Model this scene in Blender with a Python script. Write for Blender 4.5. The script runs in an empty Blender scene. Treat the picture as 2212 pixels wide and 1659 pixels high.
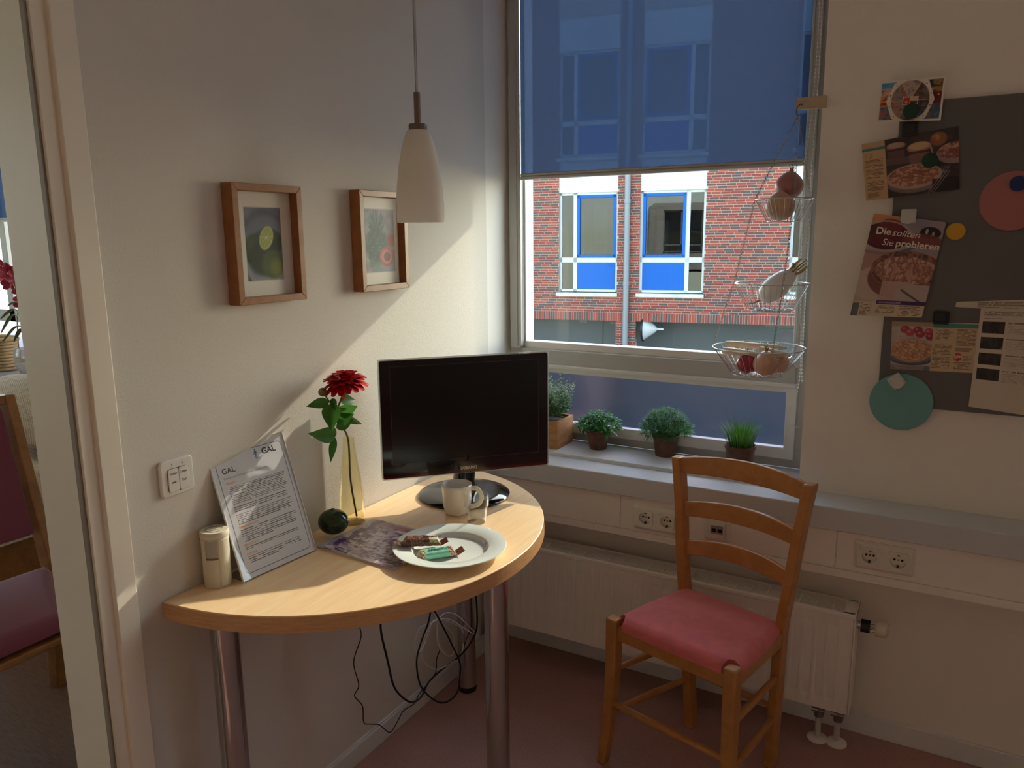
import bpy, math, random
import numpy as np
from mathutils import Matrix, Vector

# ------------------------------------------------------------------ camera
sc = bpy.context.scene
COL = sc.collection
F_PX, CX, CY = 1670.275, 1106.0, 829.5          # focal length and principal point of the 2212 x 1659 frame
YAW, PITCH, ROLL = math.radians(29.7516), math.radians(10.7926), math.radians(-0.576)
CAM = np.array([1.402, -2.369, 1.5])
_F = np.array([-math.sin(YAW) * math.cos(PITCH), math.cos(YAW) * math.cos(PITCH), -math.sin(PITCH)])
_r = np.array([math.cos(YAW), math.sin(YAW), 0.0])
_u = np.cross(_r, _F)
_R = _r * math.cos(ROLL) + _u * math.sin(ROLL)
_U = -_r * math.sin(ROLL) + _u * math.cos(ROLL)
cam_d = bpy.data.cameras.new('camera')
cam_d.sensor_fit = 'HORIZONTAL'
cam_d.sensor_width = 36.0
cam_d.lens = F_PX / 2212.0 * 36.0
cam_d.clip_start = 0.02
cam_d.clip_end = 400
cam_o = bpy.data.objects.new('camera', cam_d)
COL.objects.link(cam_o)
cam_o.matrix_world = Matrix(((_R[0], _U[0], -_F[0], CAM[0]), (_R[1], _U[1], -_F[1], CAM[1]),
                             (_R[2], _U[2], -_F[2], CAM[2]), (0, 0, 0, 1)))
sc.camera = cam_o

# ------------------------------------------------------------------ light
SUN_STRENGTH, SKY_STRENGTH, EXPOSURE = 2.9, 20.5, 0.85
HAZE = 0.1
SUN_DIR = Vector((0.18, 1.0, 0.515)).normalized()      # towards the sun
world = bpy.data.worlds.new('sky')
sc.world = world
world.use_nodes = True
wn = world.node_tree
wn.nodes.clear()
w_out = wn.nodes.new('ShaderNodeOutputWorld')
w_bg = wn.nodes.new('ShaderNodeBackground')
w_sky = wn.nodes.new('ShaderNodeTexSky')
w_sky.sky_type = 'HOSEK_WILKIE'
w_sky.turbidity = 3.6
w_sky.ground_albedo = 0.35
w_sky.sun_direction = SUN_DIR
w_bg.inputs['Strength'].default_value = SKY_STRENGTH
w_mul = wn.nodes.new('ShaderNodeMix'); w_mul.data_type = 'RGBA'; w_mul.blend_type = 'MULTIPLY'; w_mul.inputs[0].default_value = 1.0
w_mul.inputs[7].default_value = (1.10, 1.0, 0.90, 1)          # white balance of a hazy spring sky
wn.links.new(w_sky.outputs[0], w_mul.inputs[6]); wn.links.new(w_mul.outputs[2], w_bg.inputs['Color'])
w_hz = wn.nodes.new('ShaderNodeBackground'); w_hz.inputs['Color'].default_value = (1.0, 0.97, 0.92, 1); w_hz.inputs['Strength'].default_value = HAZE
w_add = wn.nodes.new('ShaderNodeAddShader')
wn.links.new(w_bg.outputs[0], w_add.inputs[0]); wn.links.new(w_hz.outputs[0], w_add.inputs[1])
wn.links.new(w_add.outputs[0], w_out.inputs['Surface'])
sun_d = bpy.data.lights.new('sun', 'SUN')
sun_d.energy = SUN_STRENGTH
sun_d.angle = math.radians(0.53)
sun_d.color = (1.0, 0.90, 0.74)
sun_o = bpy.data.objects.new('sun', sun_d)
COL.objects.link(sun_o)
sun_o.rotation_euler = SUN_DIR.to_track_quat('Z', 'Y').to_euler()
sun_o.location = (3, 12, 8)
sc.view_settings.view_transform = 'Standard'
sc.view_settings.look = 'None'
sc.view_settings.gamma = 1.0
sc.view_settings.use_curve_mapping = False
sc.view_settings.exposure = EXPOSURE
sc.cycles.max_bounces = 14
sc.cycles.diffuse_bounces = 8
sc.cycles.transparent_max_bounces = 24
sc.cycles.sample_clamp_indirect = 6.0

# ------------------------------------------------------------------ pixel helpers: a pixel is only a direction, a plane gives the distance
def ray(px, py):
    return _R * ((px - CX) / F_PX) + _U * (-(py - CY) / F_PX) + _F
def PZ(px, py, z):
    d = ray(px, py); return CAM + d * (z - CAM[2]) / d[2]
def PX(px, py, x):
    d = ray(px, py); return CAM + d * (x - CAM[0]) / d[0]
def PY(px, py, y):
    d = ray(px, py); return CAM + d * (y - CAM[1]) / d[1]
def PP(px, py, pt, n):
    d = ray(px, py); return CAM + d * np.dot(np.array(pt) - CAM, n) / np.dot(d, n)
def PD(px, py, depth):
    return CAM + ray(px, py) * depth

# ------------------------------------------------------------------ mesh helpers
rnd = random.Random(7)
class G:
    def __init__(s): s.v = []; s.f = []
    def add(s, vs, fs):
        b = len(s.v); s.v += [tuple(float(c) for c in p) for p in vs]
        s.f += [tuple(b + i for i in f) for f in fs]; return s
    def box(s, x0, y0, z0, x1, y1, z1, M=None):
        vs = [(x, y, z) for z in (z0, z1) for y in (y0, y1) for x in (x0, x1)]
        if M is not None: vs = [tuple(M @ Vector(p)) for p in vs]
        return s.add(vs, [(0, 2, 3, 1), (4, 5, 7, 6), (0, 1, 5, 4), (2, 6, 7, 3), (0, 4, 6, 2), (1, 3, 7, 5)])
    def bar(s, a, b, w, h, up=(0, 0, 1), w2=None, h2=None):
        a = Vector(a); b = Vector(b); d = (b - a).normalized(); up = Vector(up)
        sd = d.cross(up).normalized(); u = sd.cross(d).normalized()
        w2 = w if w2 is None else w2; h2 = h if h2 is None else h2
        vs = [a + sd * (i * w / 2) + u * (j * h / 2) for i, j in ((-1, -1), (1, -1), (1, 1), (-1, 1))]
        vs += [b + sd * (i * w2 / 2) + u * (j * h2 / 2) for i, j in ((-1, -1), (1, -1), (1, 1), (-1, 1))]
        return s.add(vs, [(3, 2, 1, 0), (4, 5, 6, 7), (0, 1, 5, 4), (1, 2, 6, 5), (2, 3, 7, 6), (3, 0, 4, 7)])
    def tube(s, pts, r, n=8, closed=False, caps=True, sq=1.0):
        pts = [Vector(p) for p in pts]; m = len(pts)
        rs = r if isinstance(r, (list, tuple)) else [r] * m
        T = []
        for i in range(m):
            if closed: t = pts[(i + 1) % m] - pts[(i - 1) % m]
            else: t = pts[min(i + 1, m - 1)] - pts[max(i - 1, 0)]
            T.append(t.normalized() if t.length > 1e-9 else Vector((0, 0, 1)))
        ref = Vector((0, 0, 1)) if abs(T[0].z) < 0.9 else Vector((1, 0, 0))
        N = T[0].cross(ref).normalized(); vs = []
        for i in range(m):
            N = (N - T[i] * N.dot(T[i])); N = N.normalized() if N.length > 1e-9 else T[i].orthogonal().normalized()
            B = T[i].cross(N)
            for k in range(n):
                a = 2 * math.pi * k / n
                vs.append(pts[i] + N * (rs[i] * math.cos(a)) + B * (rs[i] * sq * math.sin(a)))
        fs = []
        for i in range(m if closed else m - 1):
            j = (i + 1) % m
            for k in range(n):
                l = (k + 1) % n
                fs.append((i * n + k, i * n + l, j * n + l, j * n + k))
        if caps and not closed:
            fs.append(tuple(range(n - 1, -1, -1))); fs.append(tuple((m - 1) * n + k for k in range(n)))
        return s.add(vs, fs)
    def lathe(s, prof, n=32, c=(0, 0, 0), M=None, close=False, fn=None):
        vs = []; fs = []
        for r, z in prof:
            for k in range(n):
                a = 2 * math.pi * k / n
                p = Vector((r * math.cos(a), r * math.sin(a), z))
                if fn: p = Vector(fn(p, a))
                if M is not None: p = M @ p
                vs.append(p + Vector(c))
        m = len(prof)
        for i in range(m if close else m - 1):
            j = (i + 1) % m
            for k in range(n):
                l = (k + 1) % n
                fs.append((i * n + k, i * n + l, j * n + l, j * n + k))
        if not close:
            if prof[0][0] > 1e-6: fs.append(tuple(range(n - 1, -1, -1)))
            if prof[-1][0] > 1e-6: fs.append(tuple((m - 1) * n + k for k in range(n)))
        return s.add(vs, fs)
    def prism(s, poly, z0, z1, M=None):
        n = len(poly)
        vs = [Vector((x, y, z0)) for x, y in poly] + [Vector((x, y, z1)) for x, y in poly]
        if M is not None: vs = [M @ p for p in vs]
        fs = [tuple(range(n - 1, -1, -1)), tuple(range(n, 2 * n))]
        fs += [(i, (i + 1) % n, n + (i + 1) % n, n + i) for i in range(n)]
        return s.add(vs, fs)
    def quad(s, a, b, c, d): return s.add([a, b, c, d], [(0, 1, 2, 3)])
    def sphere(s, c, r, n=20, m=12, M=None):
        prof = [(max(math.sin(math.pi * i / m), 0) * 1.0, -math.cos(math.pi * i / m)) for i in range(m + 1)]
        r = r if isinstance(r, (tuple, list)) else (r, r, r)
        prof = [(max(p, 1e-5), z) for p, z in prof]
        S = Matrix.Diagonal((r[0], r[1], r[2], 1))
        return s.lathe(prof, n, c, (M @ S) if M is not None else S)
    def xf(s, M):
        s.v = [tuple(M @ Vector(p)) for p in s.v]; return s

def rrect(x0, y0, x1, y1, r, k=5):
    out = []
    for cx, cy, a0 in ((x1 - r, y1 - r, 0), (x0 + r, y1 - r, 90), (x0 + r, y0 + r, 180), (x1 - r, y0 + r, 270)):
        for i in range(k + 1):
            a = math.radians(a0 + 90 * i / k); out.append((cx + r * math.cos(a), cy + r * math.sin(a)))
    return out
def circ(cx, cy, rx, ry=None, n=40):
    ry = rx if ry is None else ry
    return [(cx + rx * math.cos(2 * math.pi * i / n), cy + ry * math.sin(2 * math.pi * i / n)) for i in range(n)]
def catmull(pts, k=8, closed=False):
    P = [Vector(p) for p in pts]; n = len(P); out = []
    for i in range(n if closed else n - 1):
        p0 = P[(i - 1) % n] if (closed or i > 0) else P[0]
        p1 = P[i]; p2 = P[(i + 1) % n]
        p3 = P[(i + 2) % n] if (closed or i + 2 < n) else P[-1]
        for j in range(k):
            t = j / k
            out.append(0.5 * ((2 * p1) + (p2 - p0) * t + (2 * p0 - 5 * p1 + 4 * p2 - p3) * t * t + (3 * p1 - p0 - 3 * p2 + p3) * t ** 3))
    if not closed: out.append(P[-1])
    return out
def frame(o, x, y, z=None):
    x = Vector(x).normalized(); y = Vector(y).normalized()
    z = x.cross(y).normalized() if z is None else Vector(z).normalized()
    return Matrix(((x.x, y.x, z.x, o[0]), (x.y, y.y, z.y, o[1]), (x.z, y.z, z.z, o[2]), (0, 0, 0, 1)))

def link(o, parent):
    COL.objects.link(o)
    if parent is not None:
        o.parent = parent
        if parent.type == 'EMPTY': o.matrix_parent_inverse = Matrix.Translation(-parent.location)
    return o
def mesh_of(name, g, m, smooth=35):
    me = bpy.data.meshes.new(name)
    me.from_pydata(g.v, [], g.f); me.update()
    if m is not None: me.materials.append(m)
    if smooth:
        me.polygons.foreach_set('use_smooth', [True] * len(me.polygons))
        me.set_sharp_from_angle(angle=math.radians(smooth))
    return me
def obj(name, g, m, parent=None, smooth=35, bevel=0, seg=2, kind=None, label=None):
    o = bpy.data.objects.new(name, mesh_of(name, g, m, smooth))
    link(o, parent)
    if bevel:
        b = o.modifiers.new('bevel', 'BEVEL'); b.width = bevel; b.segments = seg; b.limit_method = 'ANGLE'
        b.angle_limit = math.radians(40); b.use_clamp_overlap = True
    if kind: o['kind'] = kind
    if label: o['label'] = label
    return o
def inst(name, me, parent, loc=(0, 0, 0), M=None):
    o = bpy.data.objects.new(name, me); link(o, parent)
    if M is not None: o.matrix_basis = M
    else: o.location = loc
    return o
def thing(name, label, cat, loc=(0, 0, 0), group=None):
    o = bpy.data.objects.new(name, None); COL.objects.link(o); o.location = tuple(float(c) for c in loc)
    o.empty_display_size = 0.02
    return tag(o, label, cat, group)
def tag(o, label, cat, group=None):
    o['label'] = label; o['category'] = cat
    if group: o['group'] = group
    return o
def struct(name, g, m, parent=None, **k):
    o = obj(name, g, m, parent, **k)
    if parent is None: o['kind'] = 'structure'
    return o
def sempty(name, loc=(0, 0, 0)):
    o = bpy.data.objects.new(name, None); COL.objects.link(o); o.location = loc; o['kind'] = 'structure'; return o

# ------------------------------------------------------------------ material helpers
def lin(c):
    if isinstance(c, str):
        c = c.lstrip('#'); c = [int(c[i:i + 2], 16) / 255 for i in (0, 2, 4)]
    return tuple(((x / 12.92) if x <= 0.04045 else ((x + 0.055) / 1.055) ** 2.4) for x in c)
_mats = {}
def mat(name, col, rough=0.5, metal=0.0, bump=0.0, bscale=60, var=0.0, vscale=6, spec=0.5, coat=0.0, stretch=None, detail=4, trans=0.0, ior=1.45, alpha=1.0, sheen=0.0, subs=0.0):
    if name in _mats: return _mats[name]
    m = bpy.data.materials.new(name); m.use_nodes = True
    nt = m.node_tree; b = nt.nodes['Principled BSDF']
    col = lin(col) if isinstance(col, str) else col
    b.inputs['Base Color'].default_value = (*col, 1)
    b.inputs['Roughness'].default_value = rough; b.inputs['Metallic'].default_value = metal
    b.inputs['Specular IOR Level'].default_value = spec
    b.inputs['Coat Weight'].default_value = coat; b.inputs['Coat Roughness'].default_value = 0.08
    b.inputs['Transmission Weight'].default_value = trans; b.inputs['IOR'].default_value = ior
    b.inputs['Alpha'].default_value = alpha
    b.inputs['Sheen Weight'].default_value = sheen
    if subs:
        b.inputs['Subsurface Weight'].default_value = subs; b.inputs['Subsurface Radius'].default_value = (0.02, 0.012, 0.008); b.inputs['Subsurface Scale'].default_value = 0.5
    if var or bump:
        tc = nt.nodes.new('ShaderNodeTexCoord'); mp = nt.nodes.new('ShaderNodeMapping')
        nt.links.new(tc.outputs['Object'], mp.inputs['Vector'])
        if stretch: mp.inputs['Scale'].default_value = stretch
    if var:
        n = nt.nodes.new('ShaderNodeTexNoise'); n.inputs['Scale'].default_value = vscale; n.inputs['Detail'].default_value = detail
        nt.links.new(mp.outputs[0], n.inputs['Vector'])
        cr = nt.nodes.new('ShaderNodeValToRGB')
        cr.color_ramp.elements[0].position = 0.3; cr.color_ramp.elements[1].position = 0.7
        cr.color_ramp.elements[0].color = (*[max(c * (1 - var), 0) for c in col], 1)
        cr.color_ramp.elements[1].color = (*[min(c * (1 + var), 1) for c in col], 1)
        nt.links.new(n.outputs['Fac'], cr.inputs['Fac']); nt.links.new(cr.outputs[0], b.inputs['Base Color'])
    if bump:
        n2 = nt.nodes.new('ShaderNodeTexNoise'); n2.inputs['Scale'].default_value = bscale; n2.inputs['Detail'].default_value = 3
        nt.links.new(mp.outputs[0], n2.inputs['Vector'])
        bp = nt.nodes.new('ShaderNodeBump'); bp.inputs['Strength'].default_value = bump; bp.inputs['Distance'].default_value = 0.003
        nt.links.new(n2.outputs['Fac'], bp.inputs['Height']); nt.links.new(bp.outputs[0], b.inputs['Normal'])
    _mats[name] = m; return m
def wood(name, c1, c2, stretch=(1, 1, 12), rough=0.4, scale=14, coat=0.15, bump=0.05):
    if name in _mats: return _mats[name]
    m = bpy.data.materials.new(name); m.use_nodes = True; nt = m.node_tree; b = nt.nodes['Principled BSDF']
    tc = nt.nodes.new('ShaderNodeTexCoord'); mp = nt.nodes.new('ShaderNodeMapping'); mp.inputs['Scale'].default_value = stretch
    nt.links.new(tc.outputs['Object'], mp.inputs['Vector'])
    n = nt.nodes.new('ShaderNodeTexNoise'); n.inputs['Scale'].default_value = scale; n.inputs['Detail'].default_value = 8; n.inputs['Roughness'].default_value = 0.65; n.inputs['Distortion'].default_value = 0.6
    nt.links.new(mp.outputs[0], n.inputs['Vector'])
    cr = nt.nodes.new('ShaderNodeValToRGB'); cr.color_ramp.elements[0].position = 0.32; cr.color_ramp.elements[1].position = 0.68
    cr.color_ramp.elements[0].color = (*lin(c1), 1); cr.color_ramp.elements[1].color = (*lin(c2), 1)
    nt.links.new(n.outputs['Fac'], cr.inputs['Fac']); nt.links.new(cr.outputs[0], b.inputs['Base Color'])
    b.inputs['Roughness'].default_value = rough; b.inputs['Coat Weight'].default_value = coat; b.inputs['Coat Roughness'].default_value = 0.2
    bp = nt.nodes.new('ShaderNodeBump'); bp.inputs['Strength'].default_value = bump; bp.inputs['Distance'].default_value = 0.002
    nt.links.new(n.outputs['Fac'], bp.inputs['Height']); nt.links.new(bp.outputs[0], b.inputs['Normal'])
    _mats[name] = m; return m
def thin_glass(name, tint=(1, 1, 1), refl=0.06, rough=0.0, edge=0.5):
    if name in _mats: return _mats[name]
    m = bpy.data.materials.new(name); m.use_nodes = True; nt = m.node_tree; nt.nodes.clear()
    o = nt.nodes.new('ShaderNodeOutputMaterial'); mx = nt.nodes.new('ShaderNodeMixShader')
    t = nt.nodes.new('ShaderNodeBsdfTransparent'); t.inputs[0].default_value = (*tint, 1)
    g = nt.nodes.new('ShaderNodeBsdfGlossy'); g.inputs['Roughness'].default_value = rough
    lw = nt.nodes.new('ShaderNodeLayerWeight'); lw.inputs['Blend'].default_value = 0.5
    fr = nt.nodes.new('ShaderNodeMath'); fr.operation = 'POWER'; fr.inputs[1].default_value = 4.0
    nt.links.new(lw.outputs['Facing'], fr.inputs[0])
    mth = nt.nodes.new('ShaderNodeMath'); mth.operation = 'MULTIPLY_ADD'; mth.inputs[1].default_value = edge; mth.inputs[2].default_value = refl
    nt.links.new(fr.outputs[0], mth.inputs[0])
    nt.links.new(mth.outputs[0], mx.inputs[0]); nt.links.new(t.outputs[0], mx.inputs[1]); nt.links.new(g.outputs[0], mx.inputs[2])
    nt.links.new(mx.outputs[0], o.inputs[0]); _mats[name] = m; return m
def print_mat(name='printed_paper', rough=0.45):
    if name in _mats: return _mats[name]
    m = bpy.data.materials.new(name); m.use_nodes = True; nt = m.node_tree; b = nt.nodes['Principled BSDF']
    a = nt.nodes.new('ShaderNodeAttribute'); a.attribute_name = 'Col'
    nt.links.new(a.outputs['Color'], b.inputs['Base Color']); b.inputs['Roughness'].default_value = rough
    _mats[name] = m; return m

# ------------------------------------------------------------------ lettering and flat print
def text_mesh(s, size, m, bold=0.0, extrude=0.0, align='LEFT', shear=0.0, sx=1.0):
    c = bpy.data.curves.new('lettering', 'FONT'); c.body = s; c.size = size; c.offset = bold; c.extrude = extrude
    c.align_x = align; c.resolution_u = 3; c.shear = shear
    t = bpy.data.objects.new('lettering', c); COL.objects.link(t)
    bpy.context.view_layer.update()
    me = bpy.data.meshes.new_from_object(t.evaluated_get(bpy.context.evaluated_depsgraph_get()))
    bpy.data.objects.remove(t); bpy.data.curves.remove(c)
    me.materials.clear(); me.materials.append(m)
    if sx != 1.0: me.transform(Matrix.Diagonal((sx, 1, 1, 1)))
    return me
def text(s, size, m, M, parent, name='lettering', **k):
    o = bpy.data.objects.new(name, text_mesh(s, size, m, **k)); link(o, parent)
    o.matrix_basis = M
    return o
def vnoise(x, y, seed=0):
    def h(i, j):
        n = np.sin(i * 127.1 + j * 311.7 + seed * 74.7) * 43758.5453
        return n - np.floor(n)
    i = np.floor(x); j = np.floor(y); fx = x - i; fy = y - j
    fx = fx * fx * (3 - 2 * fx); fy = fy * fy * (3 - 2 * fy)
    return (h(i, j) * (1 - fx) + h(i + 1, j) * fx) * (1 - fy) + (h(i, j + 1) * (1 - fx) + h(i + 1, j + 1) * fx) * fy
def fbm(x, y, seed=0, o=4):
    r = 0; a = 0.5
    for k in range(o): r = r + a * vnoise(x, y, seed + k); x = x * 2.03; y = y * 2.03; a *= 0.5
    return r
class Paint:                       # a little canvas: u to the right, v upwards, both 0..1; colours are ink colours
    def __init__(s, U, V, bg): s.U = U; s.V = V; s.c = np.tile(np.array(rgb(bg)), U.shape + (1,)).astype(float)
    def put(s, mask, col, a=1.0):
        w = (np.clip(mask, 0, 1) * a)[..., None]; col = np.array(rgb(col)) if not isinstance(col, np.ndarray) else col
        s.c = s.c * (1 - w) + col * w; return s
    def rect(s, x0, y0, x1, y1, col, a=1.0):
        return s.put(((s.U >= x0) & (s.U <= x1) & (s.V >= y0) & (s.V <= y1)).astype(float), col, a)
    def ell(s, cx, cy, rx, ry, col, a=1.0, soft=0.06, rot=0.0):
        c, n = math.cos(rot), math.sin(rot); dx = s.U - cx; dy = s.V - cy
        d = np.sqrt(((dx * c + dy * n) / rx) ** 2 + ((-dx * n + dy * c) / ry) ** 2)
        return s.put((1 - d) / soft + 0.5, col, a)
    def line(s, x0, y0, x1, y1, w, col, asp=1.0, a=1.0):
        dx, dy = (x1 - x0), (y1 - y0) * asp; L = dx * dx + dy * dy
        t = np.clip(((s.U - x0) * dx + (s.V - y0) * asp * dy) / L, 0, 1)
        d = np.hypot(s.U - x0 - t * dx, (s.V - y0) * asp - t * dy)
        return s.put((w - d) / (w * 0.4) , col, a)
    def rows(s, x0, x1, y0, y1, n, col='#3a342e', a=0.85, seed=1, ragged=0.15, thick=0.5, wl=0.03):
        k = np.floor((y1 - s.V) / (y1 - y0) * n); fr = (y1 - s.V) / (y1 - y0) * n - k
        end = x1 - (x1 - x0) * ragged * vnoise(k * 7.31 + 0.5, k * 0 + 0.5, seed)
        gap = vnoise((s.U - x0) / wl + k * 13.7, k * 3.1 + 0.5, seed + 3) > 0.30
        ink = 0.55 + 0.45 * vnoise((s.U - x0) / wl * 5, k * 2.7, seed + 9)
        m = (s.V >= y0) & (s.V <= y1) & (s.U >= x0) & (s.U <= end) & gap & (fr > 0.5 - thick / 2) & (fr < 0.5 + thick / 2)
        return s.put(m * ink, col, a)
def rgb(c):
    if isinstance(c, str):
        c = c.lstrip('#'); return [int(c[i:i + 2], 16) / 255 for i in (0, 2, 4)]
    return list(c)
def printed(name, corners, nx, ny, fn, parent=None, m=None, thick=0.0004, bg='#e8e2d8', label=None):
    """a sheet with thickness: corners bottom-left, bottom-right, top-right, top-left as seen from its printed side"""
    a, b, c, d = [np.array(p, float) for p in corners]
    u = np.linspace(0, 1, nx + 1); v = np.linspace(0, 1, ny + 1); U, V = np.meshgrid(u, v)
    P = (a * (1 - U[..., None]) + b * U[..., None]) * (1 - V[..., None]) + (d * (1 - U[..., None]) + c * U[..., None]) * V[..., None]
    n = np.cross(b - a, d - a); n = n / np.linalg.norm(n)
    front = P.reshape(-1, 3)
    kb = 10; ub = np.linspace(0, 1, kb + 1); UB, VB = np.meshgrid(ub, ub)
    PB = (a * (1 - UB[..., None]) + b * UB[..., None]) * (1 - VB[..., None]) + (d * (1 - UB[..., None]) + c * UB[..., None]) * VB[..., None]
    back = (PB - n * thick).reshape(-1, 3)
    col = fn(Paint(U, V, bg)).c.reshape(-1, 3)
    N = front.shape[0]; idx = np.arange(N).reshape(ny + 1, nx + 1)
    quads = np.stack([idx[:-1, :-1], idx[:-1, 1:], idx[1:, 1:], idx[1:, :-1]], -1).reshape(-1, 4)
    me = bpy.data.meshes.new(name)
    ib = np.arange((kb + 1) ** 2).reshape(kb + 1, kb + 1) + N
    extra = np.stack([ib[:-1, :-1], ib[1:, :-1], ib[1:, 1:], ib[:-1, 1:]], -1).reshape(-1, 4).tolist()
    me.from_pydata(np.vstack([front, back]).tolist(), [], quads.tolist() + extra); me.update()
    ca = me.color_attributes.new('Col', 'FLOAT_COLOR', 'POINT')
    x = np.clip(np.vstack([col, np.tile(rgb(bg), (back.shape[0], 1))]), 0, 1)
    x = np.where(x <= 0.04045, x / 12.92, ((x + 0.055) / 1.055) ** 2.4)
    ca.data.foreach_set('color', np.hstack([x, np.ones((x.shape[0], 1))]).astype(np.float32).ravel())
    me.materials.append(m or print_mat())
    o = bpy.data.objects.new(name, me); link(o, parent)
    if label: o['label'] = label
    return o
# ================================================================== the room
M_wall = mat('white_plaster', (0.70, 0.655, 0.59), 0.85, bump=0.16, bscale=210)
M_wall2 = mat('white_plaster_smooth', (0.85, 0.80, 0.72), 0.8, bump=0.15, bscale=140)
M_ceil = mat('ceiling_paint', (0.92, 0.90, 0.86), 0.9)
M_frame = mat('window_frame_grey', (0.46, 0.46, 0.44), 0.4)
M_white = mat('white_lacquer', (0.72, 0.71, 0.68), 0.35)
M_door = mat('door_lacquer', (0.86, 0.78, 0.66), 0.45)
M_sill = mat('sill_laminate', (0.62, 0.63, 0.63), 0.38, bump=0.03, bscale=40)
M_plast = mat('white_plastic', (0.88, 0.83, 0.75), 0.35)
M_black = mat('black_plastic', (0.012, 0.012, 0.013), 0.35)
M_chrome = mat('chrome', (0.52, 0.51, 0.50), 0.14, metal=1.0)
M_steel = mat('wire_steel', (0.62, 0.62, 0.63), 0.28, metal=1.0)

def linoleum():
    m = bpy.data.materials.new('linoleum'); m.use_nodes = True; nt = m.node_tree; b = nt.nodes['Principled BSDF']
    tc = nt.nodes.new('ShaderNodeTexCoord')
    n = nt.nodes.new('ShaderNodeTexNoise'); n.inputs['Scale'].default_value = 420; n.inputs['Detail'].default_value = 3
    n2 = nt.nodes.new('ShaderNodeTexNoise'); n2.inputs['Scale'].default_value = 6
    nt.links.new(tc.outputs['Object'], n.inputs['Vector']); nt.links.new(tc.outputs['Object'], n2.inputs['Vector'])
    cr = nt.nodes.new('ShaderNodeValToRGB'); e = cr.color_ramp.elements
    e[0].position = 0.28; e[0].color = (*lin('#8f665c'), 1); e[1].position = 0.72; e[1].color = (*lin('#d8b0a6'), 1)
    k = e.new(0.47); k.color = (*lin('#bf9087'), 1)
    mx = nt.nodes.new('ShaderNodeMix'); mx.data_type = 'RGBA'; mx.blend_type = 'MULTIPLY'; mx.inputs[0].default_value = 0.25
    nt.links.new(n.outputs['Fac'], cr.inputs['Fac']); nt.links.new(cr.outputs[0], mx.inputs[6]); nt.links.new(n2.outputs['Fac'], mx.inputs[7])
    nt.links.new(mx.outputs[2], b.inputs['Base Color']); b.inputs['Roughness'].default_value = 0.42
    return m
M_floor = linoleum()
H = 2.75
XR, YB, XL = 4.4, -4.6, -4.7
struct('floor', G().box(0, YB, -0.1, XR, 0.35, 0), M_floor)
M_floor2 = wood('dark_parquet', '#5e3f2c', '#7c5740', (1.5, 14, 1), 0.4)
struct('floor_other_room', G().box(XL, YB, -0.1, 0, 0.35, 0), M_floor2)
struct('ceiling', G().box(XL, YB, H, XR, 0.35, H + 0.12), M_ceil)
DY0, DY1, DH, WT = -2.52, -1.55, 2.10, 0.137          # doorway in the left wall, wall thickness
RX = -0.05                                              # plane of the window recess on the left
g = G().box(-WT, DY1, 0, 0, -0.165, H).box(-WT, -0.165, 0, RX, 0.0, H)
g.box(-WT, DY0, DH, 0, DY1, H).box(-WT, YB, 0, 0, DY0, H)
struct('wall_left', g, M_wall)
WX1, HZ, SZ = 1.042, 2.56, 0.745                        # window opening
OX0, OX1 = -4.25, -2.55                                 # window of the room beyond the door
g = G().box(XL, 0, -0.1, XR, 0.35, SZ - 0.045).box(XL, 0, HZ, XR, 0.35, H)
ADDED_WINS = ((2.25, 3.25),)                                  # unseen window added further right for warm fill light
_c = WX1
for _a, _b in ADDED_WINS + ((XR, XR),):
    g.box(_c, 0, SZ - 0.045, _a, 0.35, HZ); _c = _b
g.box(OX1, 0, SZ - 0.045, RX, 0.35, HZ).box(XL, 0, SZ - 0.045, OX0, 0.35, HZ)
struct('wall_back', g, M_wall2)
struct('wall_right', G().box(XR, YB, -0.1, XR + 0.15, 0.35, H), M_wall2)
struct('wall_front', G().box(XL, YB - 0.15, -0.1, XR + 0.15, YB, H), M_wall2)
struct('wall_far_left', G().box(XL - 0.15, YB - 0.15, -0.1, XL, -3.4, H).box(XL - 0.15, -1.1, -0.1, XL, 0.35, H).box(XL - 0.15, -3.4, -0.1, XL, -1.1, 0.8).box(XL - 0.15, -3.4, 2.45, XL, -1.1, H), M_wall2)
_w5 = sempty('window_5', (XL, -2.25, 0.8))  # unseen window, added to brighten the room beyond the doorway
for _y in (-3.4, -2.28, -1.16): obj('window_post', G().box(XL - 0.1, _y, 0.8, XL - 0.03, _y + 0.06, 2.45), M_frame, _w5, bevel=0.003)
obj('pane', G().quad((XL - 0.06, -3.35, 0.85), (XL - 0.06, -1.15, 0.85), (XL - 0.06, -1.15, 2.4), (XL - 0.06, -3.35, 2.4)), thin_glass('window_glass', (0.96, 0.98, 0.97), 0.02), _w5, smooth=0)
for _z in (0.8, 2.39): obj('window_rail', G().box(XL - 0.1, -3.339, _z, XL - 0.03, -1.161, _z + 0.06), M_frame, _w5, bevel=0.003)
M_base = mat('baseboard_vinyl', (0.74, 0.73, 0.72), 0.4)
struct('baseboard_left', G().box(0, -1.478, 0, 0.012, -0.012, 0.058).box(0, -1.478, 0.058, 0.008, -0.012, 0.064), M_base, bevel=0.002)
struct('baseboard_back', G().box(0.012, -0.012, 0, XR, 0, 0.064), M_base, bevel=0.002)
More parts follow.
